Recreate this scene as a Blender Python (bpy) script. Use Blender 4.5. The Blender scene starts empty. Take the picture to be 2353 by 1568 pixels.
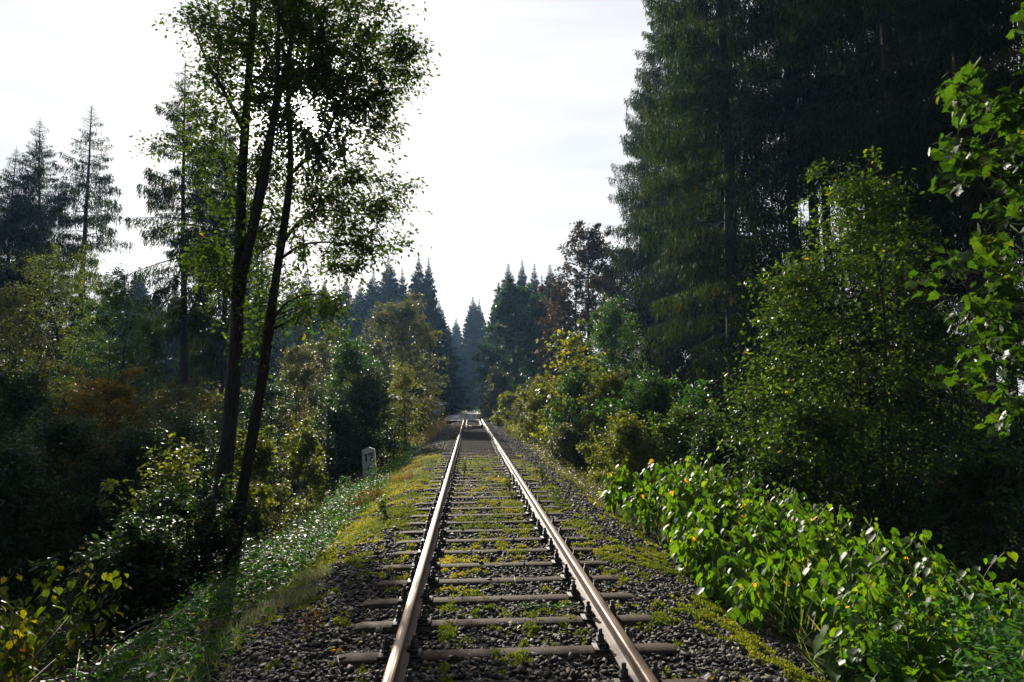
import bpy, math, random
import numpy as np
from mathutils import Vector, Matrix

sc = bpy.context.scene
COL = sc.collection
R0 = math.radians

# ------------------------------------------------------------------ camera
# picture coordinates used for surveying: a 2353 x 1568 view of the photograph
FPX = 1568.0
CAM = np.array([-0.28, 0.0, 1.76])

def cam_axes(th, ps, ro):
    f = np.array([math.sin(ps)*math.cos(th), math.cos(ps)*math.cos(th), math.sin(th)])
    r = np.array([math.cos(ps), -math.sin(ps), 0.0])
    u = np.cross(r, f)
    u2 = u*math.cos(ro) + r*math.sin(ro)
    r2 = r*math.cos(ro) - u*math.sin(ro)
    return f, r2, u2

TH, PS, RO = R0(4.96), R0(3.54), 0.008
for _ in range(30):
    f, r, u = cam_axes(TH, PS, RO)
    d = np.array([0.0, 1.0, 0.0])
    px = 1176.5 + FPX*d.dot(r)/d.dot(f); py = 784 - FPX*d.dot(u)/d.dot(f)
    PS -= (1079-px)/FPX*0.9
    TH += (920-py)/FPX*0.9
F, RT, UP = cam_axes(TH, PS, RO)
cd = bpy.data.cameras.new("camera"); cam = bpy.data.objects.new("camera", cd); COL.objects.link(cam)
cd.sensor_width = 36; cd.lens = 36*FPX/2353.0; cd.clip_start = 0.05; cd.clip_end = 2000
M = Matrix(((RT[0], UP[0], -F[0], CAM[0]), (RT[1], UP[1], -F[1], CAM[1]), (RT[2], UP[2], -F[2], CAM[2]), (0, 0, 0, 1)))
cam.matrix_world = M
sc.camera = cam

def pt(px, py, dep):
    """world point seen at survey pixel px,py at depth dep"""
    return CAM + dep*(F + RT*(px-1176.5)/FPX - UP*(py-784)/FPX)

# ------------------------------------------------------------------ sun, sky, exposure
sd = pt(702, 252, 1.0) - CAM; sd /= np.linalg.norm(sd)
SUN_EL = math.asin(sd[2]); SUN_AZ = math.atan2(sd[0], sd[1])
sl = bpy.data.lights.new("sun", 'SUN'); sun = bpy.data.objects.new("sun", sl); COL.objects.link(sun)
sl.energy = 5.0; sl.angle = R0(0.55); sl.color = (1.0, 0.93, 0.80)
sun.rotation_euler = Vector(sd).to_track_quat('Z', 'Y').to_euler()

w = bpy.data.worlds.new("World"); sc.world = w; w.use_nodes = True
nt = w.node_tree; N = nt.nodes; L = nt.links; N.clear()
wo = N.new('ShaderNodeOutputWorld'); bg = N.new('ShaderNodeBackground')
sky = N.new('ShaderNodeTexSky'); sky.sky_type = 'NISHITA'; sky.sun_disc = False
sky.sun_elevation = SUN_EL; sky.sun_rotation = SUN_AZ; sky.dust_density = 2.0; sky.air_density = 1.0; sky.ozone_density = 1.0
tc = N.new('ShaderNodeTexCoord')
# thin high cloud: soft veil with streaks
mp = N.new('ShaderNodeMapping'); mp.inputs['Scale'].default_value = (1.2, 2.6, 6.0); mp.inputs['Rotation'].default_value = (0.1, 0.2, 0.5)
no = N.new('ShaderNodeTexNoise'); no.inputs['Scale'].default_value = 1.3; no.inputs['Detail'].default_value = 5; no.inputs['Roughness'].default_value = 0.55
cr = N.new('ShaderNodeMapRange'); cr.inputs[1].default_value = 0.3; cr.inputs[2].default_value = 0.75; cr.inputs[3].default_value = 0.84; cr.inputs[4].default_value = 0.95
mx = N.new('ShaderNodeMixRGB'); m2 = N.new('ShaderNodeMapping'); m2.inputs['Scale'].default_value = (1.0, 1.0, 7.0); m2.inputs['Rotation'].default_value = (0.16, 0.12, 0.3)
n2 = N.new('ShaderNodeTexNoise'); n2.inputs['Scale'].default_value = 2.4; n2.inputs['Detail'].default_value = 7; n2.inputs['Distortion'].default_value = 0.5
L.new(tc.outputs['Generated'], m2.inputs[0]); L.new(m2.outputs[0], n2.inputs['Vector'])
r2 = N.new('ShaderNodeValToRGB'); r2.color_ramp.elements[0].position = .38; r2.color_ramp.elements[0].color = (.94, .965, 1.0, 1); r2.color_ramp.elements[1].position = .62; r2.color_ramp.elements[1].color = (1.08, 1.08, 1.07, 1)
L.new(n2.outputs['Fac'], r2.inputs[0]); g2 = N.new('ShaderNodeVectorMath'); g2.operation = 'SCALE'; g2.inputs['Scale'].default_value = 10.5; L.new(r2.outputs[0], g2.inputs[0]); L.new(g2.outputs[0], mx.inputs[2])
L.new(tc.outputs['Generated'], mp.inputs[0]); L.new(mp.outputs[0], no.inputs['Vector']); L.new(no.outputs['Fac'], cr.inputs[0])
# aureole of the sun behind thin cloud
dp = N.new('ShaderNodeVectorMath'); dp.operation = 'DOT_PRODUCT'; dp.inputs[1].default_value = tuple(sd)
nm = N.new('ShaderNodeVectorMath'); nm.operation = 'NORMALIZE'
L.new(tc.outputs['Generated'], nm.inputs[0]); L.new(nm.outputs[0], dp.inputs[0])
mr = N.new('ShaderNodeMapRange'); mr.inputs[1].default_value = math.cos(R0(9)); mr.inputs[2].default_value = 1.0; mr.inputs[3].default_value = 0; mr.inputs[4].default_value = 1
pw = N.new('ShaderNodeMath'); pw.operation = 'POWER'; pw.inputs[1].default_value = 6.0
ml = N.new('ShaderNodeMath'); ml.operation = 'MULTIPLY'; ml.inputs[1].default_value = 120.0
L.new(dp.outputs['Value'], mr.inputs[0]); L.new(mr.outputs[0], pw.inputs[0]); L.new(pw.outputs[0], ml.inputs[0])
vg = N.new('ShaderNodeMapRange'); vg.interpolation_type = 'SMOOTHSTEP'; vg.inputs[1].default_value = 0.15; vg.inputs[2].default_value = 0.62; vg.inputs[3].default_value = 0.04; vg.inputs[4].default_value = 1.0
L.new(dp.outputs['Value'], vg.inputs[0])
vm = N.new('ShaderNodeMath'); vm.operation = 'MULTIPLY'; L.new(vg.outputs[0], vm.inputs[0]); L.new(cr.outputs[0], vm.inputs[1])
L.new(vm.outputs[0], mx.inputs[0]); L.new(sky.outputs[0], mx.inputs[1])
ad = N.new('ShaderNodeMixRGB'); ad.blend_type = 'ADD'; ad.inputs[0].default_value = 1
L.new(mx.outputs[0], ad.inputs[1]); L.new(ml.outputs[0], ad.inputs[2])
L.new(ad.outputs[0], bg.inputs[0]); bg.inputs[1].default_value = 0.055; L.new(bg.outputs[0], wo.inputs[0])
sc.view_settings.view_transform = 'Standard'; sc.view_settings.look = 'None'
sc.view_settings.exposure = 0.72; sc.view_settings.gamma = 1
sc.cycles.max_bounces = 8; sc.cycles.transparent_max_bounces = 4; sc.cycles.diffuse_bounces = 3
sc.cycles.glossy_bounces = 2; sc.cycles.transmission_bounces = 4; sc.cycles.volume_bounces = 0
sc.cycles.sample_clamp_indirect = 4.0; sc.cycles.caustics_reflective = False; sc.cycles.caustics_refractive = False

# ------------------------------------------------------------------ helpers
def nrm(v):
    v = np.asarray(v, float)
    return v/np.maximum(np.linalg.norm(v, axis=-1, keepdims=True), 1e-9)

def _hash(ix, iy, s):
    n = (ix*374761393 + iy*668265263 + s*2246822519) & 0xffffffff
    n = ((n ^ (n >> 13))*1274126177) & 0xffffffff
    n = n ^ (n >> 16)
    return (n & 0xffff)/65535.0

def vnoise(x, y, s=0):
    x = np.asarray(x, float); y = np.asarray(y, float)
    ix = np.floor(x).astype(np.int64); iy = np.floor(y).astype(np.int64)
    fx = x-ix; fy = y-iy; fx = fx*fx*(3-2*fx); fy = fy*fy*(3-2*fy)
    a = _hash(ix, iy, s); b = _hash(ix+1, iy, s); c = _hash(ix, iy+1, s); e = _hash(ix+1, iy+1, s)
    return (a*(1-fx)+b*fx)*(1-fy) + (c*(1-fx)+e*fx)*fy

def fbm(x, y, s=0, o=4):
    t = 0; a = 0.5
    for k in range(o):
        t = t + a*vnoise(x*2**k, y*2**k, s+k*17); a *= 0.5
    return t/(1-0.5**o)

def raw_mesh(name, V, loops, totals, tint=None, smooth=False):
    me = bpy.data.meshes.new(name)
    V = np.ascontiguousarray(V, dtype=np.float32); loops = np.ascontiguousarray(loops, dtype=np.int32)
    totals = np.ascontiguousarray(totals, dtype=np.int32)
    me.vertices.add(len(V)); me.vertices.foreach_set("co", V.ravel())
    me.loops.add(len(loops)); me.loops.foreach_set("vertex_index", loops)
    me.polygons.add(len(totals))
    st = np.zeros(len(totals), np.int32); st[1:] = np.cumsum(totals)[:-1]
    me.polygons.foreach_set("loop_start", st); me.polygons.foreach_set("loop_total", totals)
    if tint is not None:
        at = me.attributes.new("tint", 'FLOAT', 'POINT'); at.data.foreach_set("value", np.ascontiguousarray(tint, dtype=np.float32))
    me.update(calc_edges=True)
    if smooth:
        me.polygons.foreach_set("use_smooth", np.ones(len(totals), bool))
    return me

class MB:
    """collects polygons for ONE mesh"""
    def __init__(s): s.v = []; s.l = []; s.t = []; s.a = []; s.n = 0
    def add(s, V, faces, tint=0.5):
        V = np.asarray(V, float).reshape(-1, 3)
        fl = np.concatenate([np.asarray(f) for f in faces]) + s.n
        s.v.append(V); s.l.append(fl); s.t.append(np.array([len(f) for f in faces]))
        s.a.append(np.full(len(V), tint) if np.isscalar(tint) else np.asarray(tint)); s.n += len(V)
    def addraw(s, V, loops, totals, tint):
        s.v.append(V); s.l.append(loops+s.n); s.t.append(totals); s.a.append(tint); s.n += len(V)
    def scatter(s, tmpl, org, A, S, Nn, size, tint):
        """stamp template on frames: A axis, S side, Nn normal"""
        TV, TF = tmpl
        k = len(TV); n = len(org)
        if n == 0: return
        size = np.broadcast_to(np.asarray(size, float), (n,))
        V = org[:, None, :] + size[:, None, None]*(TV[None, :, 0:1]*A[:, None, :] + TV[None, :, 1:2]*S[:, None, :] + TV[None, :, 2:3]*Nn[:, None, :])
        tl = np.concatenate([np.asarray(f) for f in TF]); tt = np.array([len(f) for f in TF])
        Lp = (tl[None, :] + (np.arange(n)*k)[:, None]).ravel()
        s.addraw(V.reshape(-1, 3), Lp, np.tile(tt, n), np.repeat(np.broadcast_to(tint, (n,)), k))
    def tube(s, P, rad, sides=6, tint=0.5, cap=True):
        P = np.asarray(P, float); n = len(P); rad = np.broadcast_to(np.asarray(rad, float), (n,))
        T = nrm(np.gradient(P, axis=0)); ref = np.array([0.31, 0.95, 0.05]) if abs(T[0][2]) > 0.6 else np.array([0.05, 0.1, 1.0])
        B = nrm(np.cross(T, ref)); C = np.cross(T, B)
        a = np.arange(sides)*2*math.pi/sides
        V = P[:, None, :] + rad[:, None, None]*(np.cos(a)[None, :, None]*B[:, None, :] + np.sin(a)[None, :, None]*C[:, None, :])
        i = np.arange(n-1)[:, None]*sides; j = np.arange(sides)[None, :]; j2 = (j+1) % sides
        Q = np.stack([i+j, i+j2, i+sides+j2, i+sides+j], -1).reshape(-1)
        tot = np.full((n-1)*sides, 4)
        if cap:
            Q = np.concatenate([Q, np.arange(sides)+(n-1)*sides, np.arange(sides)[::-1]]); tot = np.append(tot, [sides, sides])
        s.addraw(V.reshape(-1, 3), Q, tot, np.full(n*sides, tint))
    def box(s, c, d, rz=0, tint=0.5, bev=0.0):
        cx, cy, cz = c; hx, hy, hz = d[0]/2, d[1]/2, d[2]/2
        if bev > 0:
            b = bev; pts = []
            for z, k in ((-hz, 0), (hz-b, 0), (hz, b)):
                pts += [(-hx+k, -hy+k, z), (hx-k, -hy+k, z), (hx-k, hy-k, z), (-hx+k, hy-k, z)]
            fs = [(3, 2, 1, 0), (8, 9, 10, 11)]
            for q in (0, 4):
                for e in range(4): fs.append((q+e, q+(e+1) % 4, q+4+(e+1) % 4, q+4+e))
        else:
            pts = [(-hx, -hy, -hz), (hx, -hy, -hz), (hx, hy, -hz), (-hx, hy, -hz), (-hx, -hy, hz), (hx, -hy, hz), (hx, hy, hz), (-hx, hy, hz)]
            fs = [(3, 2, 1, 0), (4, 5, 6, 7), (0, 1, 5, 4), (1, 2, 6, 5), (2, 3, 7, 6), (3, 0, 4, 7)]
        c_, s_ = math.cos(rz), math.sin(rz)
        V = [(cx+x*c_-y*s_, cy+x*s_+y*c_, cz+z) for x, y, z in pts]
        s.add(V, fs, tint)
    def build(s, name, mat, parent=None, smooth=False):
        if not s.v:
            s.add([(0, 0, 0), (0.001, 0, 0), (0, 0.001, 0)], [(0, 1, 2)])
        me = raw_mesh(name, np.concatenate(s.v), np.concatenate(s.l), np.concatenate(s.t), np.concatenate(s.a), smooth)
        me.materials.append(mat)
        o = bpy.data.objects.new(name, me); COL.objects.link(o)
        if parent is not None: o.parent = parent
        return o

def tag(o, label=None, cat=None, group=None, kind=None):
    if label: o['label'] = label
    if cat: o['category'] = cat
    if group: o['group'] = group
    if kind: o['kind'] = kind
    return o

def empty(name, loc=(0, 0, 0), rz=0.0):
    o = bpy.data.objects.new(name, None); COL.objects.link(o); o.location = loc; o.rotation_euler = (0, 0, rz)
    o.empty_display_size = 0.3
    return o

def dup(root, loc, rz=0.0, scale=(1, 1, 1), skip=()):
    def cp(o, par):
        c = o.copy(); COL.objects.link(c)
        if par is not None: c.parent = par
        for ch in o.children:
            if ch.name.split('.')[0] not in skip: cp(ch, c)
        return c
    kids = list(root.children)
    r_ = cp(root, None); r_.location = loc; r_.rotation_euler = (0, 0, rz); r_.scale = scale
    return r_

# ------------------------------------------------------------------ materials
def newmat(name):
    m = bpy.data.materials.new(name); m.use_nodes = True; n = m.node_tree.nodes; n.clear()
    out = n.new('ShaderNodeOutputMaterial'); return m, n, m.node_tree.links, out

def ramp(n, stops):
    c = n.new('ShaderNodeValToRGB'); e = c.color_ramp.elements
    while len(e) < len(stops): e.new(0.5)
    for k, (p, col) in enumerate(stops):
        e[k].position = p; e[k].color = (*col, 1)
    return c

ALB = 0.62
def leafmat(name, stops, transl=0.4, rough=0.38, tgain=(1.5, 1.7, 0.6), spec=0.5):
    rough = rough+.10 if rough < .45 else rough; spec *= .48; tgain = (tgain[0]*1.18, tgain[1]*1.05, tgain[2])
    m, n, l, out = newmat(name)
    at = n.new('ShaderNodeAttribute'); at.attribute_name = "tint"
    stops = [(a_, tuple(v*ALB for v in b_)) for a_, b_ in stops]; tgain = tuple(v*1.9 for v in tgain)
    cc = ramp(n, stops); l.new(at.outputs['Fac'], cc.inputs[0])
    tco = n.new('ShaderNodeTexCoord'); nz = n.new('ShaderNodeTexNoise'); nz.inputs['Scale'].default_value = 28; nz.inputs['Detail'].default_value = 3; l.new(tco.outputs['Object'], nz.inputs['Vector'])
    c2 = ramp(n, [(.32, (.62, .52, .5)), (.5, (1, 1, 1)), (.7, (1.25, 1.3, 1.2))]); l.new(nz.outputs['Fac'], c2.inputs[0])
    c = n.new('ShaderNodeMixRGB'); c.blend_type = 'MULTIPLY'; c.inputs[0].default_value = 1; l.new(cc.outputs[0], c.inputs[1]); l.new(c2.outputs[0], c.inputs[2])
    p = n.new('ShaderNodeBsdfPrincipled'); p.inputs['Roughness'].default_value = rough; p.inputs['Specular IOR Level'].default_value = spec
    l.new(c.outputs[0], p.inputs['Base Color'])
    t = n.new('ShaderNodeBsdfTranslucent'); g = n.new('ShaderNodeMixRGB'); g.blend_type = 'MULTIPLY'; g.inputs[0].default_value = 1
    g.inputs[2].default_value = (*tgain, 1); l.new(c.outputs[0], g.inputs[1]); l.new(g.outputs[0], t.inputs[0])
    mxx = n.new('ShaderNodeMixShader'); mxx.inputs[0].default_value = transl
    l.new(p.outputs[0], mxx.inputs[1]); l.new(t.outputs[0], mxx.inputs[2]); l.new(mxx.outputs[0], out.inputs[0])
    return m

def surfmat(name, c1, c2, rough=0.8, metal=0.0, scale=6.0, bump=0.3, c3=None, stretch=(1, 1, 1), spec=0.4, bscale=None, bdist=0.02):
    m, n, l, out = newmat(name)
    tcn = n.new('ShaderNodeTexCoord'); mpn = n.new('ShaderNodeMapping'); mpn.inputs['Scale'].default_value = stretch
    l.new(tcn.outputs['Object'], mpn.inputs[0])
    a = n.new('ShaderNodeTexNoise'); a.inputs['Scale'].default_value = scale; a.inputs['Detail'].default_value = 8; a.inputs['Roughness'].default_value = 0.65
    l.new(mpn.outputs[0], a.inputs['Vector'])
    st = [(0.35, c1), (0.62, c2)]
    if c3: st.append((0.75, c3))
    c = ramp(n, st); l.new(a.outputs['Fac'], c.inputs[0])
    p = n.new('ShaderNodeBsdfPrincipled'); p.inputs['Roughness'].default_value = rough; p.inputs['Metallic'].default_value = metal
    p.inputs['Specular IOR Level'].default_value = spec
    l.new(c.outputs[0], p.inputs['Base Color'])
    b = n.new('ShaderNodeBump'); b.inputs['Strength'].default_value = bump; b.inputs['Distance'].default_value = bdist
    a2 = n.new('ShaderNodeTexNoise'); a2.inputs['Scale'].default_value = bscale or scale*3; a2.inputs['Detail'].default_value = 6
    l.new(mpn.outputs[0], a2.inputs['Vector'])
    l.new(a2.outputs['Fac'], b.inputs['Height']); l.new(b.outputs[0], p.inputs['Normal'])
    l.new(p.outputs[0], out.inputs[0])
    return m

MT = {}
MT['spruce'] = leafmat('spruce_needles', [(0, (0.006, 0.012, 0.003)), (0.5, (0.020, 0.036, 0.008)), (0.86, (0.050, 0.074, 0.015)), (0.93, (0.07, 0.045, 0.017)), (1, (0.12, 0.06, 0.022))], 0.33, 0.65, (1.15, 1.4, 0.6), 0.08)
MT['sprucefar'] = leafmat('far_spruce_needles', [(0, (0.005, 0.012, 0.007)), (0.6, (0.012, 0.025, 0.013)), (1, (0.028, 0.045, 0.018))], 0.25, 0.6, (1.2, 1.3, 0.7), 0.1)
MT['hero'] = leafmat('alder_leaves', [(0, (0.025, 0.05, 0.010)), (0.6, (0.05, 0.095, 0.018)), (0.93, (0.09, 0.13, 0.02)), (1, (0.22, 0.18, 0.02))], 0.38, 0.38, (1.8, 1.9, 0.45))
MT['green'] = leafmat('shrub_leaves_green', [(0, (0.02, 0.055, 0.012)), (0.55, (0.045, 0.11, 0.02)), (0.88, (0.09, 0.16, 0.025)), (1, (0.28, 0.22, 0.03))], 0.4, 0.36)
MT['yellowg'] = leafmat('shrub_leaves_yellowing', [(0, (0.06, 0.09, 0.018)), (0.5, (0.13, 0.16, 0.025)), (0.8, (0.28, 0.26, 0.03)), (1, (0.40, 0.28, 0.03))], 0.45, 0.38, (1.6, 1.7, 0.5))
MT['pale'] = leafmat('birch_leaves_pale', [(0, (0.05, 0.07, 0.025)), (0.5, (0.10, 0.12, 0.04)), (0.85, (0.17, 0.175, 0.055)), (1, (0.24, 0.19, 0.07))], 0.35, 0.34, (1.9, 1.8, 0.7))
MT['brown'] = leafmat('oak_leaves_brown', [(0, (0.03, 0.032, 0.015)), (0.5, (0.062, 0.05, 0.024)), (1, (0.12, 0.075, 0.035))], 0.3, 0.42, (1.4, 1.2, 0.7))
MT['orange'] = leafmat('shrub_leaves_orange', [(0, (0.04, 0.055, 0.015)), (0.4, (0.12, 0.115, 0.02)), (0.75, (0.30, 0.21, 0.03)), (1, (0.5, 0.3, 0.04))], 0.42, 0.4, (1.6, 1.4, 0.5))
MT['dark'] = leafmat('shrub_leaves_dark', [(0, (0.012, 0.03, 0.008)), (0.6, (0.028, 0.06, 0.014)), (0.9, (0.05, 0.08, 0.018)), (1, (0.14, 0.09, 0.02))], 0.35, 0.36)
MT['sapling'] = leafmat('sapling_leaves', [(0, (0.03, 0.06, 0.012)), (0.55, (0.06, 0.12, 0.016)), (0.88, (0.12, 0.17, 0.02)), (1, (0.32, 0.26, 0.03))], 0.40, 0.32, (1.7, 1.8, 0.4))
MT['maple'] = leafmat('maple_leaves', [(0, (0.022, 0.062, 0.010)), (0.7, (0.052, 0.12, 0.015)), (1, (0.14, 0.19, 0.02))], 0.42, 0.34, (1.4, 1.4, 0.4))
MT['knot'] = leafmat('knotweed_leaves', [(0, (0.03, 0.09, 0.012)), (0.6, (0.06, 0.14, 0.016)), (0.93, (0.12, 0.19, 0.02)), (0.965, (0.3, 0.28, 0.03)), (1, (0.45, 0.28, 0.03))], 0.46, 0.32, (2.2, 2.0, 0.35), 0.45)
MT['knoty'] = leafmat('knotweed_leaves_turning', [(0, (0.03, 0.06, 0.010)), (0.5, (0.07, 0.11, 0.012)), (0.8, (0.28, 0.26, 0.02)), (1, (0.35, 0.12, 0.02))], 0.42, 0.32, (1.6, 1.6, 0.4))
MT['nettle'] = leafmat('nettle_leaves', [(0, (0.025, 0.08, 0.02)), (0.6, (0.05, 0.14, 0.035)), (0.95, (0.09, 0.19, 0.04)), (1, (0.25, 0.2, 0.04))], 0.35, 0.42, (1.4, 1.6, 0.5), 0.2)
MT['grass'] = leafmat('grass_blades', [(0, (0.06, 0.12, 0.03)), (0.5, (0.14, 0.2, 0.06)), (1, (0.30, 0.28, 0.10))], 0.4, 0.4, (1.3, 1.4, 0.6))
MT['palegrass'] = leafmat('pale_grass_blades', [(0, (0.13, 0.17, 0.09)), (1, (0.36, 0.38, 0.24))], 0.35, 0.5, (1.1, 1.1, 0.8))
MT['drygrass'] = leafmat('dry_grass_blades', [(0, (0.10, 0.075, 0.03)), (1, (0.26, 0.18, 0.09))], 0.4, 0.5, (1.3, 1.2, 0.7))
MT['moss'] = leafmat('moss_tufts', [(0, (0.10, 0.15, 0.015)), (0.35, (0.21, 0.25, 0.03)), (0.7, (0.38, 0.37, 0.06)), (1, (0.52, 0.44, 0.09))], 0.35, 0.8, (1.3, 1.3, 0.6), 0.1)
MT['red'] = leafmat('weed_leaves_red', [(0, (0.06, 0.12, 0.02)), (0.6, (0.12, 0.12, 0.02)), (1, (0.3, 0.04, 0.02))], 0.4, 0.4, (1.5, 1.4, 0.6))
MT['litter'] = leafmat('leaf_litter', [(0, (0.02, 0.012, 0.008)), (0.6, (0.05, 0.028, 0.014)), (1, (0.13, 0.06, 0.025))], 0.2, 0.5, (1, 1, 1))
MT['bark'] = surfmat('bark', (0.018, 0.015, 0.011), (0.055, 0.047, 0.035), 0.9, scale=9, bump=0.8, c3=(0.05, 0.06, 0.02), stretch=(3, 3, 0.7), spec=0.15)
MT['barkspruce'] = surfmat('spruce_bark', (0.022, 0.017, 0.014), (0.06, 0.047, 0.039), 0.9, scale=14, bump=0.8, stretch=(2, 2, 1), spec=0.15)
MT['stemred'] = surfmat('weed_stem', (0.14, 0.02, 0.012), (0.26, 0.04, 0.02), 0.5, scale=20)
MT['stemgreen'] = surfmat('green_stem', (0.05, 0.09, 0.02), (0.14, 0.09, 0.03), 0.5, scale=9)
MT['cane'] = surfmat('dead_cane', (0.09, 0.05, 0.035), (0.26, 0.19, 0.14), 0.45, scale=12, spec=0.5)
MT['concrete'] = surfmat('old_concrete', (0.24, 0.235, 0.19), (0.36, 0.345, 0.29), 0.85, scale=9, bump=0.3, c3=(0.22, 0.23, 0.13))
MT['black'] = surfmat('black_paint', (0.012, 0.012, 0.012), (0.03, 0.03, 0.03), 0.6, scale=30)
MT['ink'] = surfmat('faded_ink', (0.12, 0.12, 0.11), (0.2, 0.2, 0.18), 0.7, scale=30)
MT['white'] = surfmat('white_sheet', (0.42, 0.41, 0.36), (0.6, 0.58, 0.52), 0.6, scale=14)
MT['girder'] = surfmat('painted_girder', (0.03, 0.035, 0.035), (0.075, 0.075, 0.07), 0.55, scale=5)
MT['deck'] = surfmat('weathered_deck', (0.07, 0.066, 0.06), (0.2, 0.19, 0.175), 0.5, scale=9, stretch=(6, 0.6, 1), bump=0.4)
MT['plate'] = surfmat('pale_deck_plate', (0.25, 0.26, 0.28), (0.42, 0.43, 0.45), 0.4, scale=6)
MT['sleeper'] = surfmat('sleeper_steel', (0.030, 0.019, 0.012), (0.072, 0.048, 0.033), 0.8, 0.0, scale=26, bump=0.5, c3=(0.16, 0.108, 0.072), spec=0.12)
MT['iron'] = surfmat('fastening_iron', (0.012, 0.010, 0.009), (0.045, 0.032, 0.026), 0.6, 0.3, scale=25, bump=0.4)

# rail: rust flanks, worn brown running surface
def railmat():
    m, n, l, out = newmat('rail_steel')
    g = n.new('ShaderNodeNewGeometry'); sx = n.new('ShaderNodeSeparateXYZ'); l.new(g.outputs['Normal'], sx.inputs[0])
    tcn = n.new('ShaderNodeTexCoord'); so = n.new('ShaderNodeSeparateXYZ'); l.new(tcn.outputs['Object'], so.inputs[0])
    mr1 = n.new('ShaderNodeMapRange'); mr1.inputs[1].default_value = 0.140; mr1.inputs[2].default_value = 0.152; l.new(so.outputs['Z'], mr1.inputs[0])
    mpn = n.new('ShaderNodeMapping'); mpn.inputs['Scale'].default_value = (60, 1.2, 20); l.new(tcn.outputs['Object'], mpn.inputs[0])
    a = n.new('ShaderNodeTexNoise'); a.inputs['Scale'].default_value = 1.0; a.inputs['Detail'].default_value = 6; a.inputs['Distortion'].default_value = 0.6; l.new(mpn.outputs[0], a.inputs['Vector'])
    c1 = ramp(n, [(0.35, (0.11, 0.062, 0.034)), (0.65, (0.29, 0.18, 0.105))]); l.new(a.outputs['Fac'], c1.inputs[0])
    b = n.new('ShaderNodeTexNoise'); b.inputs['Scale'].default_value = 22; b.inputs['Detail'].default_value = 8; l.new(tcn.outputs['Object'], b.inputs['Vector'])
    c2 = ramp(n, [(0.35, (0.07, 0.04, 0.028)), (0.65, (0.17, 0.11, 0.08))]); l.new(b.outputs['Fac'], c2.inputs[0])
    mxx = n.new('ShaderNodeMixRGB'); l.new(mr1.outputs[0], mxx.inputs[0]); l.new(c2.outputs[0], mxx.inputs[1]); l.new(c1.outputs[0], mxx.inputs[2])
    p = n.new('ShaderNodeBsdfPrincipled'); l.new(mxx.outputs[0], p.inputs['Base Color'])
    r1 = n.new('ShaderNodeMapRange'); r1.inputs[3].default_value = 0.7; r1.inputs[4].default_value = 0.42; l.new(mr1.outputs[0], r1.inputs[0]); l.new(r1.outputs[0], p.inputs['Roughness'])
    m1 = n.new('ShaderNodeMath'); m1.operation = 'MULTIPLY'; m1.inputs[1].default_value = 0.5; l.new(mr1.outputs[0], m1.inputs[0]); l.new(m1.outputs[0], p.inputs['Metallic'])
    bp = n.new('ShaderNodeBump'); bp.inputs['Strength'].default_value = 0.25; bp.inputs['Distance'].default_value = 0.004; l.new(b.outputs['Fac'], bp.inputs['Height']); l.new(bp.outputs[0], p.inputs['Normal'])
    l.new(p.outputs[0], out.inputs[0]); return m
MT['rail'] = railmat()

def groundmat(name, kind):
    m, n, l, out = newmat(name)
    tcn = n.new('ShaderNodeTexCoord')
    p = n.new('ShaderNodeBsdfPrincipled'); p.inputs['Roughness'].default_value = 0.95; p.inputs['Specular IOR Level'].default_value = 0.15
    a = n.new('ShaderNodeTexNoise'); a.inputs['Scale'].default_value = 1.1 if kind == 'soil' else 0.9; a.inputs['Detail'].default_value = 9; a.inputs['Roughness'].default_value = 0.7; l.new(tcn.outputs['Object'], a.inputs['Vector'])
    bp = n.new('ShaderNodeBump'); bp.inputs['Strength'].default_value = 0.9
    if kind == 'soil':
        c = ramp(n, [(0.3, (0.018, 0.014, 0.009)), (0.5, (0.035, 0.035, 0.014)), (0.7, (0.06, 0.045, 0.02))]); l.new(a.outputs['Fac'], c.inputs[0])
        l.new(c.outputs[0], p.inputs['Base Color']); bp.inputs['Distance'].default_value = 0.1
        b = n.new('ShaderNodeTexNoise'); b.inputs['Scale'].default_value = 14; b.inputs['Detail'].default_value = 6; l.new(tcn.outputs['Object'], b.inputs['Vector'])
        l.new(b.outputs['Fac'], bp.inputs['Height'])
    else:
        v = n.new('ShaderNodeTexVoronoi'); v.inputs['Scale'].default_value = 24; l.new(tcn.outputs['Object'], v.inputs['Vector'])
        sp = n.new('ShaderNodeSeparateColor'); l.new(v.outputs['Color'], sp.inputs[0])
        c = ramp(n, [(0, (0.022, 0.019, 0.017)), (0.7, (0.07, 0.063, 0.058)), (1, (0.14, 0.13, 0.12))]); l.new(sp.outputs[0], c.inputs[0])
        l.new(c.outputs[0], p.inputs['Base Color']); bp.inputs['Distance'].default_value = 0.03; bp.invert = True
        l.new(v.outputs['Distance'], bp.inputs['Height'])
    l.new(bp.outputs[0], p.inputs['Normal']); l.new(p.outputs[0], out.inputs[0]); return m
MT['soil'] = groundmat('forest_soil', 'soil'); MT['ballast'] = groundmat('ballast_bed', 'stone')
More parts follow.
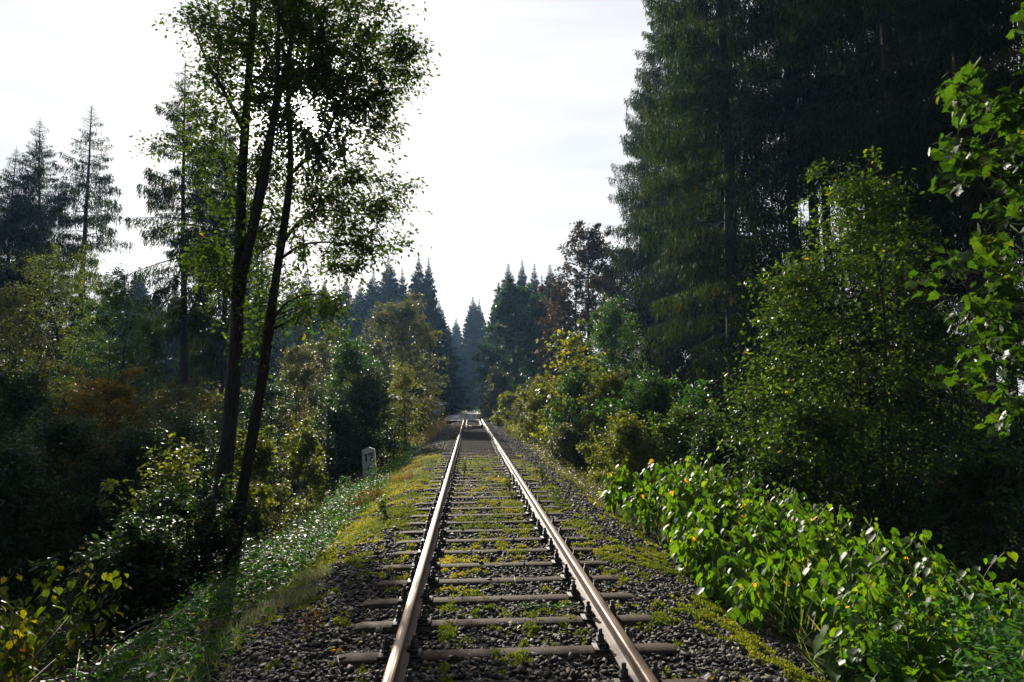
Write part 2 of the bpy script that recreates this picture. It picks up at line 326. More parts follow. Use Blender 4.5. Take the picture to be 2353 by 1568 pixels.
def stonemat():
    m, n, l, out = newmat('ballast_stone')
    at = n.new('ShaderNodeAttribute'); at.attribute_name = "tint"
    c = ramp(n, [(0, (0.022, 0.018, 0.016)), (0.5, (0.052, 0.042, 0.034)), (0.85, (0.11, 0.092, 0.077)), (1, (0.23, 0.2, 0.175))]); l.new(at.outputs['Fac'], c.inputs[0])
    tcn = n.new('ShaderNodeTexCoord'); a = n.new('ShaderNodeTexNoise'); a.inputs['Scale'].default_value = 60; a.inputs['Detail'].default_value = 4; l.new(tcn.outputs['Object'], a.inputs['Vector'])
    mm = n.new('ShaderNodeMixRGB'); mm.blend_type = 'MULTIPLY'; mm.inputs[0].default_value = 0.7; l.new(c.outputs[0], mm.inputs[1])
    c2 = ramp(n, [(0.3, (0.5, 0.48, 0.46)), (0.7, (1.2, 1.15, 1.1))]); l.new(a.outputs['Fac'], c2.inputs[0]); l.new(c2.outputs[0], mm.inputs[2])
    p = n.new('ShaderNodeBsdfPrincipled'); p.inputs['Roughness'].default_value = 0.7; p.inputs['Specular IOR Level'].default_value = 0.2
    l.new(mm.outputs[0], p.inputs['Base Color']); l.new(p.outputs[0], out.inputs[0]); return m
MT['stone'] = stonemat()

# ------------------------------------------------------------------ leaf templates (u along, v side, w normal)
def A_(l): return np.array(l, float)
T_LEAF = (A_([(0, 0, 0), (.32, .27, .05), (.72, .2, .04), (1, 0, -.06), (.72, -.2, .04), (.32, -.27, .05)]), [(0, 1, 2, 3), (0, 3, 4, 5)])
T_NARROW = (A_([(0, 0, 0), (.4, .13, .03), (1, 0, -.08), (.4, -.13, .03)]), [(0, 1, 2), (0, 2, 3)])
T_DIA = (A_([(0, 0, 0), (.45, .3, .03), (1, 0, -.05), (.45, -.3, .03)]), [(0, 1, 2, 3)])
T_NEEDLE = (A_([(0, .03, 0), (.3, .13, .02), (.42, .07, 0), (.68, .11, .02), (1, 0, 0), (.68, -.11, -.02), (.42, -.07, 0), (.3, -.13, -.02), (0, -.03, 0)]), [(0, 1, 2, 6, 7, 8), (2, 3, 4, 5, 6)])
T_HEART = (A_([(0, 0, 0), (.33, 0, -.03), (.68, 0, -.05), (1.02, 0, -.16),
               (-.10, .22, .05), (.16, .42, .09), (.48, .40, .07), (.78, .2, -.01),
               (-.10, -.22, .05), (.16, -.42, .09), (.48, -.40, .07), (.78, -.2, -.01)]),
           [(0, 1, 5, 4), (1, 2, 6, 5), (2, 3, 7, 6), (0, 8, 9, 1), (1, 9, 10, 2), (2, 10, 11, 3)])
_mp = [(-.04, .05), (.0, .26), (-.06, .46), (.16, .40), (.30, .56), (.42, .44), (.58, .52), (.56, .32), (.70, .26), (.80, .12), (1.02, 0)]
_mv = [(.25, 0, -.04)] + [(x, y, .05-.10*x*x-.12*abs(y)**2) for x, y in _mp] + [(x, -y, .05-.10*x*x-.12*abs(y)**2+.03*y) for x, y in _mp[-2::-1]]
T_MAPLE = (A_(_mv), [(0, i, i+1) for i in range(1, len(_mv)-1)])
T_BLADE = (A_([(0, .03, 0), (.45, .022, 0), (1, 0, 0), (.45, -.022, 0), (0, -.03, 0)]), [(0, 1, 3, 4), (1, 2, 3)])

def frames(A, up=None, rng=None, jit=0.5):
    A = nrm(A); n = len(A)
    U = np.tile([0, 0, 1.0], (n, 1)) if up is None else up
    U = U + rng.normal(0, jit, (n, 3)) if rng is not None else U
    S = nrm(np.cross(U, A)); Nn = np.cross(A, S)
    return A, S, Nn

# ------------------------------------------------------------------ terrain
LX = np.array([-400, -60, -20, -8, -5.2, -4.0, -2.9, -2.1, -1.6, 0.0])
LZ = np.array([0.5, -1.2, -2.0, -2.15, -1.95, -1.25, -0.62, -0.2, -0.072, -0.038])
RX = np.array([0, 1.5, 1.9, 2.5, 3.4, 5.0, 7.0, 14, 60, 400])
RZ = np.array([-0.038, -0.062, -0.15, -0.42, -0.85, -1.25, -1.45, -1.4, 0.5, 3.0])
def tz(x, y):
    x = np.asarray(x, float); y = np.asarray(y, float)
    z = np.where(x < 0, np.interp(x, LX, LZ), np.interp(x, RX, RZ))
    far = np.clip((np.abs(x)-1.8)/1.5, 0, 1)
    z = z + far*(fbm(x*0.6, y*0.6, 5, 3)-0.5)*0.35
    z = z - .035*np.clip((y-19)/7, 0, 1)*np.clip((1.9-np.abs(x))/.4, 0, 1)
    z = z + .035*np.exp(-((np.abs(x)-1.36)/.16)**2)
    # stream gully under the bridge
    g = np.clip(1-np.abs(y-74)/17.0, 0, 1); g = g*g*(3-2*g)
    z = z - np.where((y > 57) & (y < 91), 1.0, 0.0)*np.clip((17-np.abs(y-74))/1.5, 0, 1)*0.6 - 2.4*g*np.clip((17-np.abs(y-74))/1.5, 0, 1)
    return z

def axis(segs):
    o = []
    for a, b, st in segs: o.append(np.arange(a, b, st))
    return np.concatenate(o)
def grid_obj(name, xs, ys, zf, mat, keep=None, dz=0.0):
    X, Y = np.meshgrid(xs, ys, indexing='ij'); Z = zf(X, Y)+dz
    V = np.stack([X, Y, Z], -1).reshape(-1, 3); nx, ny = len(xs), len(ys)
    i, j = np.meshgrid(np.arange(nx-1), np.arange(ny-1), indexing='ij'); b = (i*ny+j).ravel()
    Q = np.stack([b, b+ny, b+ny+1, b+1], -1)
    if keep is not None: Q = Q[keep(X, Y)[:-1, :-1].ravel()]
    me = raw_mesh(name, V, Q.ravel(), np.full(len(Q), 4), None, True); me.materials.append(mat)
    o = bpy.data.objects.new(name, me); COL.objects.link(o); return o

gx = axis([(-240, -60, 12), (-60, -16, 2.2), (-16, -6, .5), (-6, 6, .2), (6, 16, .5), (16, 60, 2.2), (60, 252, 12)])
gy = axis([(-30, 0, 2), (0, 26, .3), (26, 95, .8), (95, 140, 3), (140, 330, 12)])
tag(grid_obj('ground', gx, gy, tz, MT['soil']), 'dark forest floor and embankment slopes either side of the line', None, None, 'structure')
bx_ = np.arange(-2.3, 2.31, 0.1); by_ = axis([(-3, 56.5, 0.2)])
tag(grid_obj('ballast_bed', bx_, by_, lambda x, y: tz(x, y)+0.012+0.012*(fbm(x*9, y*9, 3, 2)-.5), MT['ballast']), 'dark crushed stone bed under the railway track', None, None, 'structure')
by2 = axis([(91.5, 160, 1.0)])
tag(grid_obj('ballast_bed', bx_, by2, lambda x, y: tz(x, y)+0.012, MT['ballast']), 'stone bed of the line beyond the bridge', None, None, 'structure')

# ------------------------------------------------------------------ moss mask
def mossmask(x, y):
    ax = np.abs(x)
    m = fbm(x*2.3, y*1.6, 31, 3)*0.42 + fbm(x*9, y*8, 77, 3)*0.58 - .02
    b = 0.0
    b = b + 0.11*np.clip((y-5)/5, 0, 1) - 0.34*np.clip((y-20)/12, 0, 1)
    b = b + 0.04*np.clip((ax-1.0)/.2, 0, 1)*np.clip((1.75-ax)/.3, 0, 1)*(x < 0)
    b = b + 0.10*np.exp(-((x+2.0)/.22)**2)*np.clip((y-4)/4, 0, 1) + 0.12*np.exp(-((x-1.95)/.2)**2)*np.clip((9-y)/3, 0, 1)
    b = b - 0.13*np.exp(-((x+1.75)/.25)**2)*np.clip((9-y)/3, 0, 1)
    b = b - 0.2*np.exp(-((x-1.75)/.33)**2)*np.clip((y-7)/4, 0, 1)
    b = b - 0.35*np.exp(-((ax-0.75)/.13)**2)
    return m + b - 0.57

# ------------------------------------------------------------------ ballast stones
rng = np.random.default_rng(7)
def rock_templates(k):
    out = []
    for i in range(k):
        r = np.random.default_rng(100+i)
        P = nrm(r.normal(0, 1, (9, 3)))
        P = P*np.array([1, .75, .5])*r.uniform(.75, 1.15, (9, 1))
        import bmesh
        bm = bmesh.new()
        for p in P: bm.verts.new(p)
        h = bmesh.ops.convex_hull(bm, input=bm.verts)
        bmesh.ops.delete(bm, geom=[g for g in h['geom_interior'] if isinstance(g, bmesh.types.BMVert)], context='VERTS')
        bm.verts.ensure_lookup_table(); bm.verts.index_update()
        out.append((A_([v.co[:] for v in bm.verts]), [tuple(v.index for v in f_.verts) for f_ in bm.faces])); bm.free()
    return out
RK = rock_templates(10)
def randframes(n, rg, flat=0.5):
    A = nrm(np.stack([rg.normal(0, 1, n), rg.normal(0, 1, n), rg.normal(0, flat, n)], -1))
    U = nrm(np.stack([rg.normal(0, flat, n), rg.normal(0, flat, n), np.ones(n)], -1))
    S = nrm(np.cross(U, A)); return A, S, np.cross(A, S)
mb = MB()
for (y0, y1, dens, s0, s1) in ((2.2, 7.5, 1700, .011, .040), (7.5, 15, 900, .016, .042), (15, 30, 420, .018, .045), (30, 56, 230, .02, .034)):
    n = int((y1-y0)*4.7*dens*0.55)
    x = rng.uniform(-2.35, 2.35, n); y = rng.uniform(y0, y1, n)
    k = (mossmask(x, y) < 0.06) | (rng.random(n) < .15)
    x, y = x[k], y[k]; n = len(x)
    s_ = rng.uniform(s0, s1, n)*np.where(rng.random(n) < .08, 1.5, 1)
    z = tz(x, y)+0.012+s_*0.3
    idx = rng.integers(0, 10, n)
    for q in range(10):
        m_ = idx == q
        A, S, Nn = randframes(m_.sum(), rng, .35)
        mb.scatter(RK[q], np.stack([x, y, z], -1)[m_], A, S, Nn, s_[m_], rng.random(m_.sum())**1.5)
tag(mb.build('ballast_stones', MT['stone']), 'loose dark grey crushed stones between and beside the sleepers', None, None, 'stuff')

# moss: cushions + fuzzy tufts
mb = MB()
def mosszone(y0, y1, st):
    xs = np.arange(-2.35, 2.35, st); ys = np.arange(y0, y1, st*1.3)
    X, Y = np.meshgrid(xs, ys, indexing='ij'); X = X+rng.uniform(-.3, .3, X.shape)*st; Y = Y+rng.uniform(-.3, .3, Y.shape)*st
    m_ = mossmask(X, Y); Z = tz(X, Y)+0.012+np.clip(m_, 0, .12)*0.30 - 0.006 + rng.uniform(-1, 1, X.shape)*0.006
    Z = np.where(m_ < -0.01, Z-0.02, Z)
    V = np.stack([X, Y, Z], -1).reshape(-1, 3); nx, ny = X.shape
    i, j = np.meshgrid(np.arange(nx-1), np.arange(ny-1), indexing='ij'); b = (i*ny+j).ravel()
    Q = np.stack([b, b+ny, b+ny+1, b+1], -1); Q = Q[(m_[:-1, :-1] > -0.005).ravel()]
    used, inv = np.unique(Q.ravel(), return_inverse=True)
    t_ = np.clip(fbm(X*1.3, Y*1.3, 9, 3)*1.5-.45 + rng.uniform(-.15, .15, X.shape), 0, 1).ravel()
    mb.addraw(V[used], inv.astype(int), np.full(len(Q), 4), t_[used])
mosszone(2.6, 12, 0.02); mosszone(12, 26, 0.035); mosszone(26, 56, 0.07)
for (y0, y1, dens, sz) in ((2.6, 9, 4200, .024), (9, 16, 1900, .030), (16, 30, 500, .04)):
    n = int((y1-y0)*4.7*dens); x = rng.uniform(-2.35, 2.35, n); y = rng.uniform(y0, y1, n)
    m_ = mossmask(x, y); k = m_ > 0.0; x, y, m_ = x[k], y[k], m_[k]; n = len(x)
    A = nrm(np.stack([rng.normal(0, .7, n), rng.normal(0, .7, n), np.ones(n)], -1)); A, S, Nn = frames(A, np.tile([0, 1.0, 0], (n, 1)), rng, .8)
    t_ = np.clip(fbm(x*1.3, y*1.3, 9, 3)*1.5-.45 + rng.uniform(-.2, .25, n), 0, 1)
    mb.scatter((T_DIA[0]*A_([1, .8, 1]), T_DIA[1]), np.stack([x, y, tz(x, y)+0.006+np.clip(m_, 0, .12)*0.30], -1), A, S, Nn, sz*rng.uniform(.6, 1.2, n), t_)
tag(mb.build('moss', MT['moss']), 'yellow green moss cushions spreading over the ballast between sleepers', None, None, 'stuff')

# ------------------------------------------------------------------ rails
def railx(y): return np.where(y > 100, -((y-100)**2)/150.0, 0.0)
PROF = [(-.0625, 0), (.0625, 0), (.0625, .010), (.022, .022), (.008, .032), (.007, .105), (.014, .112), (.0335, .119), (.0335, .140), (.030, .147), (.020, .151), (0, .1525),
        (-.020, .151), (-.030, .147), (-.0335, .140), (-.0335, .119), (-.014, .112), (-.007, .105), (-.008, .032), (-.022, .022), (-.0625, .010)]
def sweep(prof, path, close=True):
    P = np.array(path); T = nrm(np.gradient(P, axis=0)); S = nrm(np.cross(T, [0, 0, 1.0])); K = len(prof)
    V = P[:, None, :] + np.array([p[0] for p in prof])[None, :, None]*S[:, None, :] + np.array([p[1] for p in prof])[None, :, None]*np.array([0, 0, 1.0])
    fs = []
    for i in range(len(P)-1):
        for j in range(K): fs.append((i*K+j, (i+1)*K+j, (i+1)*K+(j+1) % K, i*K+(j+1) % K))
    fs.append(tuple(range(K))); fs.append(tuple(range(K))[::-1] if False else tuple((len(P)-1)*K+q for q in range(K-1, -1, -1)))
    return V.reshape(-1, 3), fs
yy = np.concatenate([np.arange(-3, 100, 3.0), np.arange(100, 122, 1.0)])
for sx, lab in ((-1, 'worn brown steel rail on the left side of the track'), (1, 'worn brown steel rail on the right side with a bright glinting edge')):
    path = [(sx*0.7535+float(railx(y)), y, 0.0) for y in yy]
    m_ = MB(); V, fs = sweep(PROF, path); m_.add(V, fs)
    o = m_.build('rail', MT['rail']); o.location = (0, 0, 0.018); tag(o, lab, 'rail', 'rails of the track')
    for p in o.data.polygons: p.use_smooth = False

# ------------------------------------------------------------------ sleepers
SP = 0.64
def sleeper():
    root = empty('railway_sleeper')
    m_ = MB(); half = [(-.098, -.10), (-.080, -.008), (-.072, 0), (.072, 0), (.080, -.008), (.098, -.10)]
    st = [(-1.29, -.14, .8), (-1.275, -.075, .86), (-1.245, -.030, .92), (-1.19, -.008, .98), (-1.12, 0, 1), (0, 0, 1), (1.12, 0, 1), (1.19, -.008, .98), (1.245, -.030, .92), (1.275, -.075, .86), (1.29, -.14, .8)]
    V = [(x, p[0]*w_, z+p[1]) for (x, z, w_) in st for p in half]; K = 6; fs = []
    for i in range(len(st)-1):
        for j in range(K-1): fs.append((i*K+j, (i+1)*K+j, (i+1)*K+j+1, i*K+j+1))
    fs += [tuple(range(K)), tuple(10*K+q for q in range(K-1, -1, -1))]
    m_.add(V, fs); m_.build('steel_trough', MT['sleeper'], root)
    for sx in (-1, 1):
        m_ = MB(); m_.box((sx*.7535, 0, .009), (.30, .15, .0175), bev=.004)
        for q in (-1, 1): m_.box((sx*.7535+q*.0735, 0, .026), (.018, .14, .018), bev=.004)
        m_.build('tie_plate', MT['iron'], root)
        for q in (-1, 1):
            m_ = MB(); X = sx*.7535+q*.098
            m_.box((X-q*.012, 0, .040), (.075, .10, .018), bev=.005)
            m_.tube([(X, 0, .045), (X, 0, .06), (X, 0, .0601), (X, 0, .10), (X, 0, .1001), (X, 0, .135)], [.034, .034, .027, .027, .016, .016], 6)
            m_.build('clamp_bolt', MT['iron'], root)
    return root
S0 = sleeper()
tag(S0, 'dark steel sleeper with bolted rail clamps lying across the mossy track bed', 'sleeper', 'steel sleepers under the rails')
S0.location = (0, 2.41, 0)
k = 1; y = 2.41+SP
rr = random.Random(4)
while y < 56.3:
    s = dup(S0, (rr.uniform(-.02, .02), y+rr.uniform(-.012, .012), rr.uniform(-.004, .002)), rr.uniform(-.006, .006), (1, 1, 1), () if y < 30 else ('clamp_bolt', 'tie_plate') if y > 45 else ('tie_plate',))
    if 4.7 < y < 5.3: s['label'] = 'steel sleeper nearest the camera, lowest one in the picture'
    y += SP; k += 1

# ------------------------------------------------------------------ bridge, guard rail, boards, kilometre stone
br = empty('railway_bridge', (0, 57, 0)); tag(br, 'small steel girder railway bridge with plank deck at the far end of the track', 'bridge')
def B_(x, y, z, dx, dy, dz, mbx, bev=0.01): mbx.box((x, y-57, z), (dx, dy, dz), bev=bev)
for (xa, xb, mt) in ((-1.3, -.86, 'deck'), (-.62, -.30, 'deck'), (-.27, -.02, 'plate'), (.02, .27, 'deck'), (.30, .62, 'deck'), (.86, 1.3, 'deck')):
    for (ya, yb) in ((57.2, 67.6), (67.9, 79.2), (79.5, 91)):
        mt2 = mt if not (mt == 'plate' and ya < 60) else 'deck'
        m_ = MB(); wdt = xb-xa
        for q in range(3): B_(xa+wdt*(q+.5)/3, (ya+yb)/2, .06+(.004 if q == 1 else 0), wdt/3-.02, yb-ya, .06, m_)
        m_.build('deck_planks', MT[mt2], br)
for q, (ya, yb, mt) in enumerate(((57.2, 67, 'deck'), (67.2, 80, 'plate'), (80.2, 91, 'deck'))):
    m_ = MB(); B_(-1.98, (ya+yb)/2, .05, 1.25, yb-ya, .06, m_); m_.build('walkway_panel', MT[mt], br)
m_ = MB()
B_(-2.75, 74.3, .55, .06, 34, 1.6, m_); B_(-2.75, 74.3, 1.38, .34, 34, .05, m_); B_(-2.70, 74.3, -.27, .34, 34, .05, m_)
for q in range(12): B_(-2.66, 58.5+q*2.8, .55, .12, .06, 1.55, m_)
m_.build('side_girder', MT['girder'], br)
m_ = MB()
B_(1.75, 74.3, -.1, .06, 34, .9, m_); B_(1.75, 74.3, .37, .3, 34, .05, m_)
for q in range(12): B_(1.66, 58.5+q*2.8, -.1, .12, .06, .85, m_)
m_.build('side_girder', MT['girder'], br)
m_ = MB()
for q in range(26): B_(0, 58+q*1.28, -.12, 3.3, .22, .2, m_)
m_.build('cross_beams', MT['girder'], br)
for ya in (57.0, 91.4):
    m_ = MB(); m_.box((0, ya-57.4+(0 if ya < 60 else .8), -1.75), (7, .9, 2.8), bev=.03); m_.build('abutment', MT['concrete' if ya < 60 else 'girder'], br)
# handrail on the left girder end
m_ = MB()
hr = [(-3.35, 56.2, .9), (-3.3, 56.6, 1.28), (-3.15, 58, 1.42), (-2.98, 62, 1.5), (-2.95, 74, 1.52), (-2.95, 91, 1.52)]
m_.tube([(x, y_-57, z) for x, y_, z in hr], .05, 8)
m_.tube([(-3.3, -.8, .35), (-3.1, 2, .55), (-2.95, 10, .62), (-2.95, 34, .62)], .035, 6)
for q in range(10): m_.tube([(-2.97, .5+q*3.7, -.2), (-2.97, .5+q*3.7, 1.5)], .03, 6)
m_.build('handrail', MT['plate'], br)

gr = MB(); rc = [(-.035, 0), (.035, 0), (.035, .02), (.012, .03), (.012, .10), (.035, .105), (.035, .14), (-.035, .14), (-.035, .105), (-.012, .10), (-.012, .03), (-.035, .02)]
gp = [(-.50, 57, .02), (-.50, 46.2, .02), (-.44, 44.6, .02), (-.24, 43.2, .02), (0, 42.7, .02), (.24, 43.2, .02), (.44, 44.6, .02), (.50, 46.2, .02), (.50, 57, .02)]
V, fs = sweep(rc, gp); gr.add(V, fs); tag(gr.build('guard_rail', MT['rail']), 'bowed check rail looping between the running rails just before the bridge', 'guard rail')

p0 = pt(1004, 948.5, 47.0); nb = empty('notice_board', (p0[0], p0[1], float(tz(p0[0], p0[1])))); h0 = p0[2]-nb.location[2]
tag(nb, 'small pale notice board on a post left of the bridge approach', 'sign')
m_ = MB(); m_.box((0, 0, h0), (.54, .02, .40), bev=.004); bd = m_.build('board', MT['white'], nb)
m_ = MB()
for q, (wd, zz) in enumerate(((.2, .13), (.3, .085), (.36, .04), (.34, 0), (.37, -.04), (.3, -.08))): m_.box((0, -.0115, h0+zz), (wd, .003, .012 if q else .022))
m_.build('lettering', MT['ink'], bd)
m_ = MB(); m_.tube([(0, .035, 0), (0, .035, h0+.22), (0, .035, h0+.26)], [.03, .03, .012], 8); m_.build('post', MT['girder'], nb)
p0 = pt(1054, 921.5, 92); m_ = MB(); zb = float(tz(p0[0], p0[1])); hh = p0[2]+.35-zb
m_.box((0, 0, hh/2), (.3, .14, hh), bev=.03)
o = m_.build('marker_post', MT['white']); o.location = (p0[0], p0[1], zb); tag(o, 'small white marker post at the far end of the bridge', 'marker post')

ks = empty('kilometre_stone'); p0 = pt(852.5, 1066, 18.6); zb = float(tz(p0[0], p0[1]))
ks.location = (p0[0], p0[1], zb); ks.rotation_euler = (0.0, -0.07, -0.12)
tag(ks, 'leaning pale concrete kilometre stone numbered 17 4 beside the track', 'kilometre stone')
ht = pt(852, 1031, 18.6)[2]-zb
m_ = MB(); wb, wt, dt = .185, .165, .07
V = []
for y_ in (-dt, dt): V += [(-wb, y_, -.3), (wb, y_, -.3), (wt, y_, ht-.03), (.02, y_, ht+.035), (-wt, y_, ht-.03)]
m_.add(V, [(0, 1, 2, 3, 4), (9, 8, 7, 6, 5), (0, 5, 6, 1), (1, 6, 7, 2), (2, 7, 8, 3), (3, 8, 9, 4), (4, 9, 5, 0)])
st_ = m_.build('stone_block', MT['concrete'], ks)
def digit(polys, ox, oz, s_):
    m_ = MB()
    for P in polys:
        n = len(P); V = [(ox+a*s_, -dt-.004, oz+b*s_) for a, b in P]+[(ox+a*s_, -dt+.004, oz+b*s_) for a, b in P]
        m_.add(V, [tuple(range(n)), tuple(range(2*n-1, n-1, -1))]+[(i, i+n, (i+1) % n+n, (i+1) % n) for i in range(n)])
    return m_
ONE = [[(.30, 0), (.52, 0), (.52, 1), (.40, 1), (.12, .82), (.12, .64), (.30, .74)]]
SEV = [[(.16, 0), (.40, 0), (.66, .80), (.42, .80)], [(.02, .80), (.66, .80), (.66, 1), (.02, 1)], [(.02, .66), (.14, .66), (.14, .80), (.02, .80)]]
FOU = [[(.40, 0), (.58, 0), (.58, 1), (.40, 1)], [(.0, .22), (.40, .22), (.40, .38), (.0, .38)], [(.0, .38), (.16, .38), (.40, .80), (.40, 1)], [(.58, .22), (.70, .22), (.70, .38), (.58, .38)]]
digit(ONE, -.145, ht-.345, .215).build('digit', MT['black'], ks); digit(SEV, .0, ht-.335, .215).build('digit', MT['black'], ks); digit(FOU, -.05, ht-.64, .215).build('digit', MT['black'], ks)

# ------------------------------------------------------------------ spruces
def spruce(name, seed, H, cs, Rm, mat, dz=.42, per=5, dens=42, el=.24, ew=.9, dead=True, top=.75, droop=1.0, dark=0.0, irregular=.25, strings=0):
    rg = np.random.default_rng(seed); root = empty(name)
    tb = MB(); zz_ = np.linspace(-.5, H, 14); wob = np.cumsum(rg.normal(0, .03, (14, 2)), 0)
    r0 = H*.0085+.04
    tp = np.column_stack([wob*(np.arange(14) > 0)[:, None], zz_]); rad = r0*(1-np.clip(zz_/H, 0, 1))**.85+.012; rad[0] = rad[1]*1.25
    tb.tube(tp, rad, 9)
    def tx(z): return np.array([np.interp(z, zz_, tp[:, 0]), np.interp(z, zz_, tp[:, 1]), z])
    if dead:
        for z in np.arange(1.5, cs*H+2, .35):
            for q in range(rg.integers(1, 4)):
                a = rg.uniform(0, 6.28); l_ = rg.uniform(.3, 1.6); p = tx(z)
                e = p+np.array([math.cos(a)*l_, math.sin(a)*l_, -l_*rg.uniform(0, .35)]); tb.tube([p, (p+e)/2+[0, 0, .05], e], [.018, .012, .004], 4)
    mb = MB(); z = cs*H
    while z < H-.15:
        t = (z-cs*H)/(H-cs*H); prof = min(1.0, .55+t*2.2) * (1-t)**top
        gapz = rg.random() < .06 and t < .8; btn = rg.normal(0, .12)
        for q in range(per):
            if (rg.random() < irregular*.5 and t < .85) or gapz: continue
            a = q*2*math.pi/per + rg.uniform(-.5, .5) + z*2.1
            Ln = max(.07, Rm*prof*rg.uniform(1-irregular*1.6, 1.12)); p = tx(z)
            el0 = (.55*t - .12 + rg.uniform(-.1, .1)); s_ = np.linspace(0, 1, 7)
            zr = Ln*(el0*s_ - droop*.42*s_**2*(1-t*.6) + .28*s_**3)
            dirx, diry = math.cos(a), math.sin(a)
            P = p+np.column_stack([dirx*s_*Ln, diry*s_*Ln, zr])
            tb.tube(P, np.linspace(.012+.009*Ln, .004, 7), 4, cap=False)
            # points on branch and on its laterals
            n = max(12 if t > .75 else 6, int(Ln*dens*(1+t))); u = rg.uniform(.03, 1, n)**.85
            base = np.column_stack([np.interp(u, s_, P[:, i]) for i in range(3)])
            side = np.where(rg.random(n) < .5, -1, 1); lat = rg.random(n)**.8*(.16+.26*Ln*(1-u*.75))*.8
            sx_, sy_ = -diry*side, dirx*side
            off = np.column_stack([(sx_*.8+dirx*.5)*lat, (sy_*.8+diry*.5)*lat, -lat*.22*droop])
            hang = rg.random(n)*.28*droop*np.clip(Ln/2.5, .3, 1.2)*(rg.random(n) < .75)
            O = base+off; O[:, 2] -= hang
            A = np.column_stack([sx_*.35+dirx*.55+rg.normal(0, .35, n), sy_*.35+diry*.55+rg.normal(0, .35, n), -droop*rg.uniform(.25, 1.9, n)+.25*t])
            A, S, Nn = frames(A, None, rg, .9)
            sz = el*rg.uniform(.6, 1.3, n)*min(1, max(.22, Ln/1.3))
            if strings and Ln > .8:
                ns = int(Ln*strings); K = 6; u2 = rg.uniform(.12, 1, ns)**.8; b2 = np.column_stack([np.interp(u2, s_, P[:, i]) for i in range(3)])
                sd2 = np.where(rg.random(ns) < .5, -1, 1); l2 = rg.random(ns)**.8*(.10+.30*Ln*(1-u2*.8))*.8
                b2 += np.column_stack([(-diry*sd2*.8+dirx*.5)*l2, (dirx*sd2*.8+diry*.5)*l2, -l2*.3]); ls = rg.uniform(.25, .85, ns)*min(1, Ln/2.2); t2 = np.clip(rg.normal(.5+btn, .2, ns), 0, .87)
                j = np.arange(K)/K; O2 = (b2[:, None, :]+np.stack([np.zeros((ns, K)), np.zeros((ns, K)), -ls[:, None]*j[None, :]], -1)).reshape(-1, 3); O2[:, :2] += rg.normal(0, .02, (ns*K, 2))
                A2 = np.column_stack([rg.normal(0, .32, ns*K), rg.normal(0, .32, ns*K), -np.ones(ns*K)]); A2, S2, N2 = frames(A2, np.tile([.3, .9, 0], (ns*K, 1)), rg, .7)
                mb.scatter((T_NEEDLE[0]*A_([1, ew, 1]), T_NEEDLE[1]), O2, A2, S2, N2, np.repeat(ls/K*1.9, K).clip(.08, .2), np.clip(np.repeat(t2, K)+rg.normal(0, .06, ns*K), 0, 1))
            mb.scatter((T_NEEDLE[0]*A_([1, ew, 1]), T_NEEDLE[1]), O, A, S, Nn, sz, np.clip(np.minimum(rg.normal(.45-dark+btn+rg.normal(0, .14), .17, n), .87)+.3*(rg.random() < .05)+.2*(rg.random(n) < .04), 0, 1))
        z += dz*rg.uniform(.7, 1.3)*(1-.45*t)
    tb.build('trunk', MT['barkspruce'], root); mb.build('crown', mat, root)
    root['H'] = H
    return root
SPR = {}
def get_spr(kind):
    if kind in SPR: return SPR[kind], False
    nm_ = 'spruce_tree'
    if kind == 'sparse': o = spruce(nm_, 11, 24, .30, 4.0, MT['spruce'], dz=.46, per=5, strings=14, dens=34, el=.21, irregular=.5, droop=1.3)
    if kind == 'sparse2': o = spruce(nm_, 12, 24, .34, 4.3, MT['spruce'], dz=.46, per=6, strings=20, dens=48, el=.22, irregular=.5, droop=1.4)
    if kind == 'narrow': o = spruce(nm_, 13, 24, .25, 4.2, MT['spruce'], dz=.42, per=6, strings=17, dens=52, el=.22, irregular=.4, droop=1.1)
    if kind == 'wall': o = spruce(nm_, 14, 30, .10, 4.3, MT['spruce'], dz=.60, per=7, strings=20, dens=42, el=.19, irregular=.3, droop=1.3, top=.55)
    if kind == 'wall2': o = spruce(nm_, 15, 30, .16, 4.6, MT['spruce'], dz=.60, per=7, strings=20, dens=42, el=.19, irregular=.35, droop=1.4, top=.5)
    if kind == 'high': o = spruce(nm_, 16, 30, .46, 4.2, MT['spruce'], dz=.6, per=6, strings=19, dens=40, el=.19, irregular=.35, droop=1.4, top=.55)
    if kind == 'mid': o = spruce(nm_, 26, 30, .29, 4.4, MT['spruce'], dz=.62, per=7, strings=21, dens=40, el=.19, irregular=.4, droop=1.5, top=.5)
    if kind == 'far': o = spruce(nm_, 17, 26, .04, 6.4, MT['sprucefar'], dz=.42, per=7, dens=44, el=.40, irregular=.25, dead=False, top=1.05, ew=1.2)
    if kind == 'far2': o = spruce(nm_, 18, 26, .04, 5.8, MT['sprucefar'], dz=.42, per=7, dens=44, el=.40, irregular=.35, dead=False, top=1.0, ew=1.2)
    if kind == 'young': o = spruce(nm_, 19, 9, .03, 2.6, MT['spruce'], dz=.3, per=6, dens=60, el=.2, irregular=.2, dead=False, top=.85)
    SPR[kind] = o
    return o, True
rr = random.Random(21)
